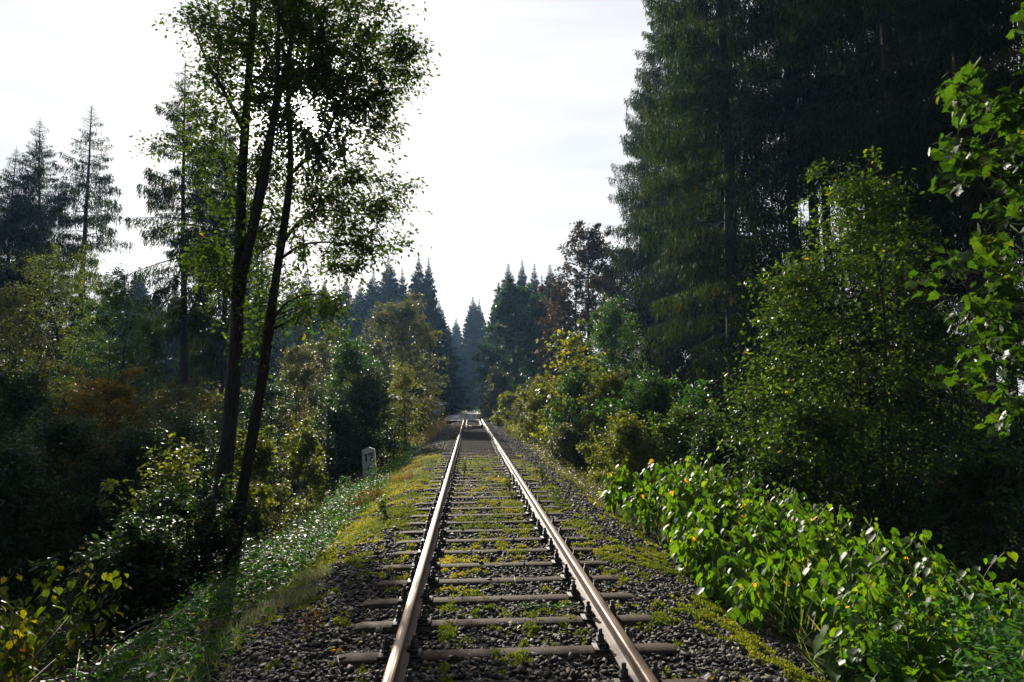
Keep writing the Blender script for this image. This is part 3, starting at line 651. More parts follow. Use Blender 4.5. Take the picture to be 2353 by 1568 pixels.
def place_spruce(kind, px, ptop, dep, label, group=None, rs=1.0, H=None, rz=None):
    o, first = get_spr(kind); p = pt(px, 920, dep); z = float(tz(p[0], p[1]))
    if ptop is not None: H = pt(px, ptop, dep)[2]-z
    if kind.startswith('far'): rs *= rr.uniform(.85, 1.4)
    s = H/o['H']; rz = rr.uniform(0, 6.28) if rz is None else rz
    sc_ = (s*rs, s*rs, s)
    if first: o.location = (p[0], p[1], z); o.rotation_euler = (0, 0, rz); o.scale = sc_; q = o
    else: q = dup(o, (p[0], p[1], z), rz, sc_)
    q.rotation_euler[0] = rr.uniform(-.02, .02); q.rotation_euler[1] = rr.uniform(-.02, .02)
    tag(q, label, 'tree', group); q['H'] = o['H'] if False else 1.0 if q is not o else o['H']
    return q
GL = 'spruces at the left edge'
place_spruce('sparse', 165, 215, 46, 'tall see-through spruce with bare drooping boughs, tallest of the left edge group', GL, 1.15)
place_spruce('narrow', 84, 250, 44, 'tall dense narrow spruce standing between two others at the left edge', GL, 1.0)
place_spruce('narrow', 8, 322, 42, 'tall spruce cut by the left edge of the picture', GL, 1.05)
place_spruce('sparse2', 424, 108, 40, 'tall ragged spruce with pale bare lower trunk just left of the leafy double trunked tree', 'spruces behind the leafy tree', 1.0)
place_spruce('narrow', 520, 210, 44, 'dark spruce hidden behind the stems of the leafy double trunked tree', 'spruces behind the leafy tree', .95)
place_spruce('young', 600, 520, 60, 'dark spruce showing its tip low behind the twin trunks of the leafy tree', 'spruces behind the leafy tree')
GF = 'far spruces left of the gap'; GR = 'far spruces right of the gap'
place_spruce('far', 313, 603, 88, 'small pointed spruce standing alone on the left skyline', GF, .9)
FL = 'dark bluish spruce in the far wood left of the railway'
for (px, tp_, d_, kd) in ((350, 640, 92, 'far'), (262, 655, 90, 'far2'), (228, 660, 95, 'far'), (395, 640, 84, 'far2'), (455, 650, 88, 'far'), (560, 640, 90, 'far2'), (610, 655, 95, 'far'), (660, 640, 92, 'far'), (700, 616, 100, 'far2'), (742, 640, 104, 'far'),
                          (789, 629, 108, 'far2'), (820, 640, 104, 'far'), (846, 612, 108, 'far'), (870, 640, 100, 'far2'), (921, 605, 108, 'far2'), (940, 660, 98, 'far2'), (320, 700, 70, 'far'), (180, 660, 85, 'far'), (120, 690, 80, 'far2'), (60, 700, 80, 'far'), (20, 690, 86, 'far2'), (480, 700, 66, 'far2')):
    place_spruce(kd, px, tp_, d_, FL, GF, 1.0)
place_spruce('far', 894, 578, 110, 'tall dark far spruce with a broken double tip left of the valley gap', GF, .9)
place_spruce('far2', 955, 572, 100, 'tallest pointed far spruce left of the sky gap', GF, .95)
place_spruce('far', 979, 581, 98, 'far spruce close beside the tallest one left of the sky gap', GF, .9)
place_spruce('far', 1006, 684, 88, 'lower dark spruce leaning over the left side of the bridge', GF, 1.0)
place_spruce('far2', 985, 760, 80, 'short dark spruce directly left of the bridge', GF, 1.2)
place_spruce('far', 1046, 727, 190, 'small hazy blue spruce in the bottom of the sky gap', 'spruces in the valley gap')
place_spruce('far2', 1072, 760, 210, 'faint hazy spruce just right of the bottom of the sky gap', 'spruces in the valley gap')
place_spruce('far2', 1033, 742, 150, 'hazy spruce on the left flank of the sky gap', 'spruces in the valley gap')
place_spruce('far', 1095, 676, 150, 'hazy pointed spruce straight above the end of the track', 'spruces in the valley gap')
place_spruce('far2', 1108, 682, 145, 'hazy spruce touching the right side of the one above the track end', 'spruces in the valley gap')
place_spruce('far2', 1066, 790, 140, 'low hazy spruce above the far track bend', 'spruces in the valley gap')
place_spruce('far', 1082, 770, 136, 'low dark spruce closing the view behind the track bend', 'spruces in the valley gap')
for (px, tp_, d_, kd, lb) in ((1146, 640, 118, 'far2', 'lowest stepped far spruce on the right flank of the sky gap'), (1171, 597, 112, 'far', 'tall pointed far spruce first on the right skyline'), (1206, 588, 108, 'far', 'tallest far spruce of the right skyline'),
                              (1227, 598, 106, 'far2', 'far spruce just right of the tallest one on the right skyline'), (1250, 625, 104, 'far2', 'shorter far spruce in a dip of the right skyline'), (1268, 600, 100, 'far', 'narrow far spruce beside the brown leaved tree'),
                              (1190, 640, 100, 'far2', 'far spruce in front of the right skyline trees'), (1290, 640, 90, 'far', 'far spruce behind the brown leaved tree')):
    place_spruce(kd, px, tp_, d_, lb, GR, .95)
# right hand wall of big spruces
GW = 'big spruces of the right hand wood'
W = [('wall', 1548, 44, 34, 'big spruce at the left end of the dark right wood with boughs to the ground'), ('wall2', 1668, 36, 33, 'big dark spruce second from the left in the right wood'),
     ('wall2', 1488, 50, 28, 'lower spruce behind the first big one at the left end of the right wood'), ('wall', 1690, 28, 33, 'massive spruce with low sweeping boughs over the saplings'), ('high', 1838, 33, 34, 'spruce with bare dark trunk against the light, left of three'),
     ('high', 1886, 35, 34, 'spruce with bare dark trunk against the light, middle of three'), ('high', 1918, 38, 34, 'spruce with bare dark trunk against the light, right of three'), ('mid', 2105, 23, 31, 'massive spruce rising behind the tall green sapling'),
     ('mid', 2260, 20, 28, 'dark spruce behind the maple branches'), ('mid', 2440, 18, 28, 'dark spruce at the right edge behind the maple'), ('high', 2030, 30, 32, 'spruce with high crown behind the top of the sapling'),
     ('wall', 2150, 34, 34, 'spruce deep in the right wood behind the nearer row'), ('high', 2280, 28, 32, 'high crowned spruce deep in the wood at far right'), ('wall2', 1620, 52, 34, 'spruce standing back in the wood behind the low sweeping boughs'),
 ('wall2', 2330, 42, 34, 'spruce deepest in the wood at far right'), ('wall', 2080, 48, 34, 'spruce far back behind the sapling top')]
for kd, px, d_, H_, lb in W:
    place_spruce(kd, px, None, d_, lb, GW, 1.0, H_)

# ------------------------------------------------------------------ broadleaf trees and shrubs
def branchy(root, stems, C, CR, mat, bark, leaf=.06, per=70, tmpl=T_LEAF, seed=1, twigs=7, squash=.75, droop=.35, tintbias=0.0, tintfn=None, stem_name='trunk', leaf_name='crown', min_r=.008, join=True, upj=.55, holes=()):
    rg = np.random.default_rng(seed); tb = MB(); SPn = []
    for P, r in stems:
        P = np.asarray(P, float); n = len(P); u = np.linspace(0, 1, n); uu = np.linspace(0, 1, max(10, n*3))
        Q = np.column_stack([np.interp(uu, u, P[:, i]) for i in range(3)])
        for _ in range(2): Q[1:-1] = (Q[:-2]+2*Q[1:-1]+Q[2:])/4
        rr_ = np.interp(uu, u, r) if not np.isscalar(r) else np.linspace(r, max(r*.2, .006), len(uu))
        rr_ = rr_*(1+rg.normal(0, .04, len(uu)))
        tb.tube(Q, rr_, 9 if rr_[0] > .08 else 6); SPn.append(np.column_stack([Q, rr_]))
    SPn = np.concatenate(SPn); nodes = SPn.copy(); C = np.asarray(C, float); ctr = C.mean(0)
    order = np.argsort(np.min(np.linalg.norm(C[:, None, :]-SPn[None, :, :3], axis=2), axis=1))
    O, D, TT = [], [], []
    for ci in order:
        c = C[ci]; cr_ = CR[ci] if not np.isscalar(CR) else CR
        if join:
            dv = c-nodes[:, :3]; dist = np.linalg.norm(dv, axis=1); pen = np.where(dv[:, 2] < .25*np.linalg.norm(dv[:, :2], axis=1), 1.2, 0)+np.where(dist < .1, 9, 0)
            s_ = nodes[np.argmin(dist+pen)]; p = s_[:3]; t = np.linspace(0, 1, 6)[:, None]
            mid = (p+c)/2+np.array([0, 0, .12*dist.min()])+rg.normal(0, .06, 3)*dist.min()
            Q = (1-t)**2*p+2*t*(1-t)*mid+t*t*c; r1 = max(min(s_[3]*.6, .006+.02*np.linalg.norm(c-p)), min_r*.7)
            tb.tube(Q, np.linspace(r1, min_r*.5, 6), 5, cap=False)
            nodes = np.concatenate([nodes, np.column_stack([Q[2:], np.linspace(r1*.7, min_r*.6, 4)])])
        out = nrm(c-ctr); tc_ = rg.normal(0, .1)+tintbias+(tintfn(c) if tintfn else 0)
        for k in range(twigs):
            d = nrm(rg.normal(0, 1, 3)*np.array([1, 1, squash])+out*.7+np.array([0, 0, .15])); Lw = cr_*rg.uniform(.6, 1.2); n = max(3, int(per/twigs*rg.uniform(.7, 1.3)))
            e = c+d*Lw; e[2] -= .12*Lw
            tb.tube([c, (c+e)/2+[0, 0, .05*Lw], e], [min_r*.5, min_r*.4, min_r*.2], 3, cap=False)
            t = np.sort(rg.uniform(.12, 1.05, n)); pos = c+d*Lw*t[:, None]; pos[:, 2] -= .12*Lw*t**2
            pos += rg.normal(0, .03+.07*cr_, (n, 3))
            sd_ = np.where(np.arange(n) % 2 == 0, 1, -1)[:, None]*nrm(np.cross(d, [0, 0, 1.0]))[None, :]
            a = d[None, :]*.6+sd_*.8+rg.normal(0, .45, (n, 3)); a[:, 2] -= droop
            O.append(pos); D.append(a); TT.append(np.clip(rg.normal(.42+tc_, .2, n), 0, 1))
    O = np.concatenate(O); D = np.concatenate(D); TT = np.concatenate(TT)
    for (hc, hd, hr_) in holes:                                    # leaves dropped along given sight lines, to shape the sun's glare
        v = O-hc; t = v@hd; dist = np.linalg.norm(v-t[:, None]*hd, axis=1); k_ = dist > hr_*(1+.45*rg.normal(0, 1, len(O))); O, D, TT = O[k_], D[k_], TT[k_]
    A, S, Nn = frames(D, None, rg, upj)
    mb = MB(); mb.scatter(tmpl, O, A, S, Nn, leaf*rg.uniform(.6, 1.25, len(O)), TT)
    tb.build(stem_name, bark, root); mb.build(leaf_name, mat, root)
    return len(O)

def blob(rg, c, r, n, shell=.35):
    d = nrm(rg.normal(0, 1, (n, 3))); rad = rg.uniform(shell, 1, n)**.6
    return np.asarray(c)+d*rad[:, None]*np.asarray(r)

# hero: double trunked alder left of the track
HD = 16.0
def hp(px, py, dd=0.0): return pt(px, py, HD+dd)
hero = empty('broadleaf_tree'); hb = hp(500, 1275); hb[2] = float(tz(hb[0], hb[1]))-.1
tag(hero, 'tall leafy tree with dark twin trunks on the left embankment, the sun shining through it', 'tree')
def path(l, dd=0.0): return [hp(a, b, dd+(c if len(q) > 2 else 0)) for q in l for (a, b, c) in [(q+(0,))[:3]]]
st_main = [hb] + path([(508, 1150), (527, 1000), (538, 850), (548, 700), (552, 550), (556, 400), (567, 250), (577, 100), (590, -60), (605, -260), (620, -450)])
st_a2 = path([(549, 690), (562, 625), (592, 450, .3), (617, 325, .5), (652, 175, .6), (690, 20, .7), (720, -150, .8), (750, -300, 1)])
st_a3 = path([(551, 640), (577, 560, -.4), (606, 425, -.8), (628, 300, -1), (640, 150, -1.2), (640, 0, -1.4)])
hb2 = hp(535, 1290, .3); hb2[2] = float(tz(hb2[0], hb2[1]))-.1
st_b = [hb2] + path([(548, 1180, .3), (575, 1030, .3), (600, 890, .2), (614, 784, .1), (637, 620), (660, 475), (668, 400), (668, 320), (660, 240), (664, 120), (680, 0), (700, -120)])
st_b2 = path([(668, 400), (720, 350, -.3), (758, 300, -.5), (790, 210, -.8), (830, 120, -1)])
st_b3 = path([(650, 560), (690, 500, .2), (740, 480, .4), (810, 490, .6), (880, 500, .8)])
st_b4 = path([(622, 740), (660, 690, -.3), (720, 672, -.5), (790, 690, -.7)])
st_b5 = path([(640, 600), (690, 560, -.4), (760, 555, -.7), (850, 570, -.9)])
st_l1 = path([(560, 300), (510, 200, .3), (478, 150, .4), (455, 90, .5), (438, 40, .6)])
st_l2 = path([(548, 720), (500, 620, .4), (470, 520, .5), (440, 470, .6)])
stems = [(st_main, [.30, .20, .17, .155, .145, .125, .11, .095, .08, .07, .055, .04]), (st_a2, [.11, .105, .095, .085, .065, .05, .035, .02]), (st_a3, [.10, .09, .08, .065, .05, .03]),
         (st_b, [.20, .14, .13, .125, .115, .10, .09, .075, .065, .055, .045, .035, .02]), (st_b2, [.05, .045, .04, .03, .015]), (st_b3, .045), (st_b4, .04), (st_b5, .04), (st_l1, .06), (st_l2, .045)]
rg = np.random.default_rng(3); C = []; CRR = []
# (px, py, radius x, radius y, clusters)
for (px, py, rx, ry, n) in ((600, -180, 170, 190, 46), (600, 60, 130, 110, 58), (760, 20, 140, 130, 62), (850, 130, 80, 80, 19), (905, 150, 55, 60, 10), (930, 120, 36, 22, 7), (520, 130, 55, 90, 22), (700, 140, 100, 80, 34), (790, 240, 80, 60, 26), (850, 290, 50, 45, 12), (590, 260, 100, 110, 50), (700, 250, 95, 85, 46), (640, 120, 120, 120, 44), (775, 250, 45, 60, 9), (725, 325, 60, 22, 10), (700, 185, 50, 18, 6), (760, 150, 100, 90, 30), (690, 370, 60, 60, 16), (615, 470, 40, 90, 14), (740, 400, 60, 40, 8), (640, 330, 45, 50, 9), (860, 210, 70, 50, 14),
                          (530, 400, 80, 90, 20), (470, 290, 45, 60, 8), (450, 45, 22, 18, 4), (480, 60, 26, 45, 5), (760, 330, 90, 45, 12), (830, 380, 40, 40, 6), (800, 450, 90, 55, 24), (880, 450, 50, 55, 12), (760, 540, 100, 50, 24), (860, 545, 60, 40, 10), (700, 470, 35, 30, 5), (800, 600, 55, 26, 8),
                          (480, 560, 60, 60, 12), (530, 640, 60, 50, 9), (600, 540, 35, 70, 8), (690, 700, 90, 32, 16), (640, 640, 50, 35, 8), (750, 690, 45, 22, 6), (560, 760, 40, 40, 5), (420, 330, 36, 26, 4), (590, 700, 40, 40, 6)):
    for k in range(n):
        a = rg.uniform(0, 6.28); q = rg.random()**.5
        dd = rg.uniform(-1, 1)*min(2.4, rx/1568*HD*1.3)
        C.append(hp(px+rx*q*math.cos(a), py+ry*q*math.sin(a), dd)); CRR.append(rg.uniform(.35, .85))
# leaf gap cut on the camera's line to the sun, shaped as its glare
nleaf = branchy(hero, stems, C, np.array(CRR), MT['hero'], MT['bark'], leaf=.103, per=64, seed=5, twigs=5, droop=.25, min_r=.012, upj=.7,
                holes=[(CAM, sd, .27), (CAM, nrm(pt(716, 280, 1)-CAM), .10), (CAM, nrm(pt(684, 226, 1)-CAM), .09)])
print('hero leaves', nleaf)

def tree(name, label, px, ptop, dep, wpx, mat, leaf, nclus, per, seed, group=None, cr_=.45, trunk=.09, zlow=.25, nst=3, base=None, tmpl=T_LEAF, bark='bark', cat='tree', lean=0, tfn=None, pbot=None, twigs=6, droop=.35, depthr=None, sizef=None):
    """a broadleaf tree or shrub at depth dep whose crown spans wpx to either side of px and reaches ptop"""
    per = int(per*1.8); nclus = int(nclus*1.35); leaf *= 1.12*max(1, dep/34)**.9; trunk = trunk*.8
    rg = np.random.default_rng(seed); p = pt(px, 920, dep); z = float(tz(p[0], p[1])); top = pt(px, ptop, dep)[2]; H = top-z
    root = empty(name); tag(root, label, cat, group); root.location = (p[0], p[1], z)
    R_ = wpx/FPX*dep; dr = depthr or R_
    zl = zlow*H if pbot is None else max(.1, pt(px, pbot, dep)[2]-z)
    C = []
    while len(C) < nclus:
        t = rg.random(); rad = (math.sin(math.pi*min(1, t*.62+.30)))**.8 if sizef is None else sizef(t)
        a = rg.uniform(0, 6.28); q = rg.random()**.45*rad
        C.append((R_*q*math.cos(a)*(1+.25*math.sin(3*a+seed)), dr*q*math.sin(a), zl+(H-zl-cr_*.6)*t+rg.normal(0, .05)*H*.3))
    C = np.array(C); CRa = cr_*rg.uniform(.45, 1.45, len(C))
    ns_ = max(4, len(C)//7); so = rg.integers(0, len(C), ns_); axc = np.array([0, 0, (zl+H)/2])
    sh = C[so]+nrm((C[so]-axc)*[1, 1, .6]+[0, 0, .5])*rg.uniform(.3, 1.3, (ns_, 1))*cr_*1.3; sh[:, 2] = np.minimum(sh[:, 2], H*1.03)
    C = np.concatenate([C, sh]); CRa = np.append(CRa, cr_*rg.uniform(.3, .55, ns_)); CRa = np.clip(CRa, .12, 3)
    st = []
    for k in range(nst):
        a = rg.uniform(0, 6.28); sp = R_*.45*rg.uniform(.2, 1) if nst > 1 else R_*.1
        e = np.array([math.cos(a)*sp+lean, math.sin(a)*sp, H*rg.uniform(.72, .92)])
        b = np.array([math.cos(a)*.08*nst, math.sin(a)*.08*nst, -.15]); m1 = b*.6+e*.35+[0, 0, .04*H]+np.append(rg.normal(0, .05*R_, 2), 0); m2 = b*.3+e*.7+np.append(rg.normal(0, .07*R_, 2), 0)
        st.append(([b, m1, m2, e], trunk*rg.uniform(.7, 1.1)))
    n = branchy(root, st, C, CRa, mat, MT[bark], leaf=leaf, per=per, seed=seed, twigs=twigs, tmpl=tmpl, droop=droop, tintfn=tfn)
    return root

# --- background broadleaves
tree('oak_tree', 'rusty brown leaved tree beside the left end of the big spruces', 1350, 515, 52, 84, MT['brown'], .13, 130, 70, 31, cr_=.9, trunk=.25, zlow=.2, nst=2)
tree('oak_tree', 'small brown tree low against the foot of the brown leaved tree', 1296, 640, 56, 44, MT['brown'], .13, 50, 60, 32, cr_=.8, trunk=.15, zlow=.2)
tree('broadleaf_tree', 'tall dark green round tree right of the bridge', 1185, 650, 72, 84, MT['dark'], .16, 150, 75, 33, cr_=1.1, trunk=.3, zlow=.1, nst=2)
tree('broadleaf_tree', 'dark green tree between the round tree and the brown leaved tree', 1250, 690, 66, 56, MT['dark'], .15, 90, 75, 34, cr_=1.0, trunk=.2, zlow=.08)
tree('broadleaf_tree', 'dark leafy tree filling the gap between the brown leaved tree and the big spruces', 1415, 560, 62, 70, MT['dark'], .14, 100, 75, 44, cr_=1.0, trunk=.2, zlow=.08)
tree('shrub', 'grey green bush directly right of the bridge end', 1148, 850, 60, 36, MT['pale'], .12, 50, 70, 35, cr_=.7, trunk=.06, zlow=.05, cat='bush')
tree('birch_tree', 'pale rounded sunlit tree standing before the dark far wood left of the track', 925, 690, 52, 92, MT['pale'], .10, 210, 85, 36, cr_=.85, trunk=.14, zlow=.1, nst=3, sizef=lambda t: max(.1, 1-max(0, t-.3)**2*1.8)**.5)
tree('shrub', 'pale brownish bush between the twin trunks and the rounded pale tree', 765, 755, 40, 60, MT['pale'], .10, 90, 70, 37, cr_=.7, trunk=.07, zlow=.1, cat='bush')
tree('shrub', 'green and red flecked bush in front of the rounded pale tree', 808, 775, 30, 60, MT['green'], .09, 110, 80, 38, cr_=.6, trunk=.06, zlow=.05, cat='bush')
tree('shrub', 'grey green bush behind the yellow green creeper left of the kilometre stone', 690, 800, 34, 66, MT['pale'], .09, 100, 80, 39, cr_=.6, trunk=.06, zlow=.05, cat='bush')
tree('shrub', 'dark bush directly behind the kilometre stone', 850, 850, 27, 62, MT['dark'], .085, 120, 80, 40, cr_=.55, trunk=.06, zlow=.02, cat='bush')
tree('shrub', 'dark bush behind the shady slope left of the kilometre stone', 775, 930, 25, 50, MT['dark'], .08, 80, 80, 41, cr_=.5, trunk=.05, zlow=.02, cat='bush')
tree('shrub', 'slim bush with hanging leaves right of the kilometre stone', 925, 830, 31, 30, MT['yellowg'], .08, 60, 60, 42, cr_=.5, trunk=.05, zlow=.05, cat='bush')
tree('shrub', 'low dark bush at the left foot of the bridge', 948, 885, 50, 26, MT['dark'], .1, 50, 60, 43, cr_=.5, trunk=.05, zlow=.05, cat='bush')
# --- left midground
GM = 'thin birches at the left'
tree('birch_tree', 'thin yellowing birch in front of the left edge spruces', 100, 545, 31, 78, MT['yellowg'], .085, 80, 45, 50, GM, cr_=.75, trunk=.06, zlow=.2, nst=3, tfn=lambda c: -.3)
tree('birch_tree', 'thin pale birch with glittering leaves at the left edge', 20, 660, 27, 66, MT['pale'], .08, 90, 60, 51, GM, cr_=.6, trunk=.06, zlow=.15)
tree('birch_tree', 'thin yellow flecked birch right of the left edge spruces', 185, 560, 34, 56, MT['yellowg'], .085, 60, 45, 52, GM, cr_=.7, trunk=.05, zlow=.2, tfn=lambda c: -.3)
tree('broadleaf_tree', 'dark green leafy tree with glittering leaves midway to the ragged spruce', 262, 640, 30, 72, MT['green'], .085, 120, 70, 53, cr_=.6, trunk=.07, zlow=.15)
tree('broadleaf_tree', 'thin dark green tree left of the ragged spruce trunk', 335, 730, 34, 46, MT['dark'], .09, 60, 60, 54, cr_=.6, trunk=.06, zlow=.15)
for (px, tp_, d_, s_, lb) in ((440, 700, 52, 1.1, 'drooping green spruce behind the pale bare spruce trunk'), (330, 690, 58, 1.1, 'drooping green spruce left of the pale bare spruce trunk'), (600, 640, 56, 1.0, 'dark green spruce seen between the twin trunks'), (690, 660, 62, 1.0, 'dark green spruce just right of the twin trunks')):
    place_spruce('young', px, tp_, d_, lb, 'younger spruces behind the twin trunks', s_*.75)
tree('shrub', 'orange and yellow autumn bush in the shade at left', 235, 865, 21, 105, MT['orange'], .085, 110, 75, 55, cr_=.55, trunk=.05, zlow=.2, cat='bush')
tree('shrub', 'brownish orange bush between the autumn bush and the twin trunks', 400, 875, 23, 62, MT['orange'], .08, 50, 60, 56, cr_=.5, trunk=.05, zlow=.2, cat='bush', tfn=lambda c: -.22)
GD = 'dark bushes in the left shade'
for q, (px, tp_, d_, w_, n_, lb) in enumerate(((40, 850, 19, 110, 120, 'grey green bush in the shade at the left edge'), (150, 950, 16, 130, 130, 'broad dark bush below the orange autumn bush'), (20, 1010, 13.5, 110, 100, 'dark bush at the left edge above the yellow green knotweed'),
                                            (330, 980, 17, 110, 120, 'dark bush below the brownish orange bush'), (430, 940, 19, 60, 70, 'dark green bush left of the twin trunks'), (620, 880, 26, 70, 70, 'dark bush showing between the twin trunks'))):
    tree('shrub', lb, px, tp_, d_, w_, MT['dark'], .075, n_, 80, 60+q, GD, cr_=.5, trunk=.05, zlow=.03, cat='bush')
tree('shrub', 'small bush with pale drooping leaves left of the twin trunks', 395, 1015, 13.5, 70, MT['yellowg'], .10, 34, 26, 70, cr_=.45, trunk=.02, zlow=.3, cat='bush', tfn=lambda c: -.15)
tree('shrub', 'dim low bush with shiny leaves at the foot of the twin trunks', 420, 1130, 12.0, 110, MT['dark'], .085, 100, 60, 71, cr_=.4, trunk=.02, zlow=.05, cat='bush')
tree('shrub', 'low leafy bush in front of the twin trunk base', 330, 1190, 10.5, 120, MT['dark'], .08, 90, 60, 72, cr_=.4, trunk=.02, zlow=.05, cat='bush')
tree('creeper_shrub', 'bright yellow green creeper covered bush between the twin trunks and dark shade', 590, 990, 17.5, 36, MT['yellowg'], .09, 40, 70, 73, cr_=.3, trunk=.02, zlow=.05, cat='bush', nst=2, sizef=lambda t: 1.0, tfn=lambda c: -.12)
tree('creeper_shrub', 'bright yellow green bush right of the twin trunks', 700, 978, 19.5, 48, MT['yellowg'], .09, 46, 60, 74, cr_=.35, trunk=.02, zlow=.05, cat='bush', tfn=lambda c: -.14)
# --- right midground
tree('sapling', 'yellow green maple sapling rising above the bushes right of the track', 1318, 755, 28, 66, MT['yellowg'], .12, 44, 18, 80, cr_=.7, trunk=.045, zlow=.2, nst=2, tmpl=T_MAPLE, cat='sapling')
tree('shrub', 'soft yellow bush leaning to the track on the right', 1240, 870, 33, 48, MT['yellowg'], .08, 80, 80, 81, cr_=.5, trunk=.05, zlow=.05, cat='bush')
tree('broadleaf_tree', 'bright green small tree before the big spruces', 1410, 685, 36, 62, MT['green'], .09, 110, 80, 82, cr_=.65, trunk=.08, zlow=.1, tfn=lambda c: .15)
GB = 'bushes right of the track'
for q, (px, tp_, d_, w_, m_n, n_, lf, lb) in enumerate(((1330, 850, 26, 70, 'green', 110, .075, 'mixed green bush below the maple sapling'), (1400, 850, 24, 62, 'yellowg', 90, .075, 'yellow flecked bush behind the knotweed bank'), (1490, 870, 21, 66, 'green', 110, .075, 'glossy green bush under the low spruce boughs'),
                                                    (1570, 930, 18, 66, 'sapling', 90, .07, 'shaded bush between the glossy bush and the tall sapling'), (1430, 960, 19, 62, 'yellowg', 80, .07, 'low yellowing bush just behind the knotweed tip'), (1640, 980, 15.5, 70, 'dark', 90, .07, 'dark low bush left of the tall green sapling'),
                                                    (1170, 905, 50, 40, 'yellowg', 50, .09, 'low yellow bush right beside the bridge approach'), (1235, 940, 34, 46, 'pale', 60, .07, 'low pale bush beside the right rail in the middle distance'), (1300, 985, 24, 44, 'pale', 60, .06, 'low grey green bush at the edge of the ballast on the right'))):
    tree('shrub', lb, px, tp_, d_, w_, MT[m_n], lf, n_, 75, 90+q, GB, cr_=.45, trunk=.035, zlow=.02, cat='bush')
# tall sapling on the right
def sap(label, px, ptop, dep, wpx, n, seed, trk, mat='sapling', leaf=.088, tf=None, zlow=.08, per=24):
    return tree('sapling', label, px, ptop, dep, wpx, MT[mat], leaf, n, per, seed, 'tall saplings on the right', cr_=.62, trunk=trk, zlow=zlow, nst=3, cat='sapling', tfn=tf, twigs=6, sizef=lambda t: (1-t)**.45*.95+.08 if t > .35 else .75+.6*t)
sap('tall bright green sapling with yellow tipped leaves right of the track', 2000, 385, 13.5, 205, 250, 101, .07)
sap('sapling crown left of the tall bright green one, reaching over the knotweed', 1835, 600, 14.5, 130, 130, 102, .05)
sap('shaded sapling in the dark right of the tall bright green one', 2150, 690, 12.5, 120, 110, 103, .05, 'dark')
sap('lower sapling crown reaching furthest left over the knotweed', 1735, 800, 15, 85, 60, 105, .04)
sap('low sapling foot thicket behind the knotweed bank', 1850, 900, 13, 170, 120, 104, .04, 'sapling')
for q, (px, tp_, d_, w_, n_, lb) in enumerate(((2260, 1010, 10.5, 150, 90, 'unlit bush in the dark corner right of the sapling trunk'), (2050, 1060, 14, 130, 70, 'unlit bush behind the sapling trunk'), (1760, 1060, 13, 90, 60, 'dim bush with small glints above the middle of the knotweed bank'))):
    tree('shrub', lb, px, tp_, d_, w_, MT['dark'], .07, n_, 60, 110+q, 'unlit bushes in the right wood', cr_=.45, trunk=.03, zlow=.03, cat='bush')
for px_, tp_, d_, lb_ in ((1800, 520, 30, 'young spruce below the light gap, left of the sapling crown'), (1870, 480, 33, 'young spruce filling the foot of the light gap between bare trunks'), (1945, 500, 31, 'young spruce behind the middle of the tall sapling'), (2030, 520, 27, 'young spruce behind the tall sapling trunk'), (1730, 640, 34, 'young spruce standing deep under the big boughs')):
    place_spruce('young', px_, tp_, d_, lb_, 'young spruces under the right wood', 1.3)
# young pine tuft
place_spruce('young', 1470, 1040, 17, 'small dark spruce seedling low at the right ballast edge', None, .9)

# understorey bushes filling both woods
def filler(spots, label, group, seed, mats, sc_=1.0):
    protos = []
    rg = np.random.default_rng(seed)
    for m_n in mats:
        root = empty('shrub'); C = []
        while len(C) < 46:
            a = rg.uniform(0, 6.28); q = rg.random()**.5; t = rg.random(); C.append((2.0*q*math.cos(a)*math.sqrt(1-t*t*.75), 2.0*q*math.sin(a)*math.sqrt(1-t*t*.75), .25+2.9*t))
        st = [([(0, 0, -.3), (rg.normal(0, .3), rg.normal(0, .3), 1.2), (rg.normal(0, .8), rg.normal(0, .8), 2.7)], .05) for _ in range(4)]
        branchy(root, st, C, rg.uniform(.3, .95, len(C)), MT[m_n], MT['bark'], leaf=.13, per=120, seed=seed+len(protos), twigs=6, droop=.3, stem_name='stem', leaf_name='foliage'); protos.append([root, 0])
    for k, (x, y) in enumerate(spots):
        pr = protos[k % len(protos)]; z = float(tz(x, y)); s_ = sc_*rg.uniform(.7, 1.35); S3 = (s_*rg.uniform(.9, 1.3), s_*rg.uniform(.9, 1.3), s_); rz = rg.uniform(0, 6.28)
        if pr[1] == 0: o = pr[0]; o.location = (x, y, z-.1); o.scale = S3; o.rotation_euler = (0, 0, rz); pr[1] = 1
        else: o = dup(pr[0], (x, y, z-.1), rz, S3)
        tag(o, label, 'bush', group)
rg = np.random.default_rng(77)
sp = [(-9-rg.random()**1.3*30, rg.uniform(24, 80)) for _ in range(70)]
sp = [(x, y) for x, y in sp if x < -6-.12*y*.6]
filler(sp, 'leafy understorey bush in the dim left wood', 'understorey of the left wood', 500, ['dark', 'green', 'dark', 'pale'], 1.15)
sp = [(5.5+rg.random()**1.2*24, rg.uniform(17, 78)) for _ in range(56)]
filler(sp, 'leafy understorey bush in the dark right wood', 'understorey of the right wood', 520, ['dark', 'green', 'dark'], 1.0)

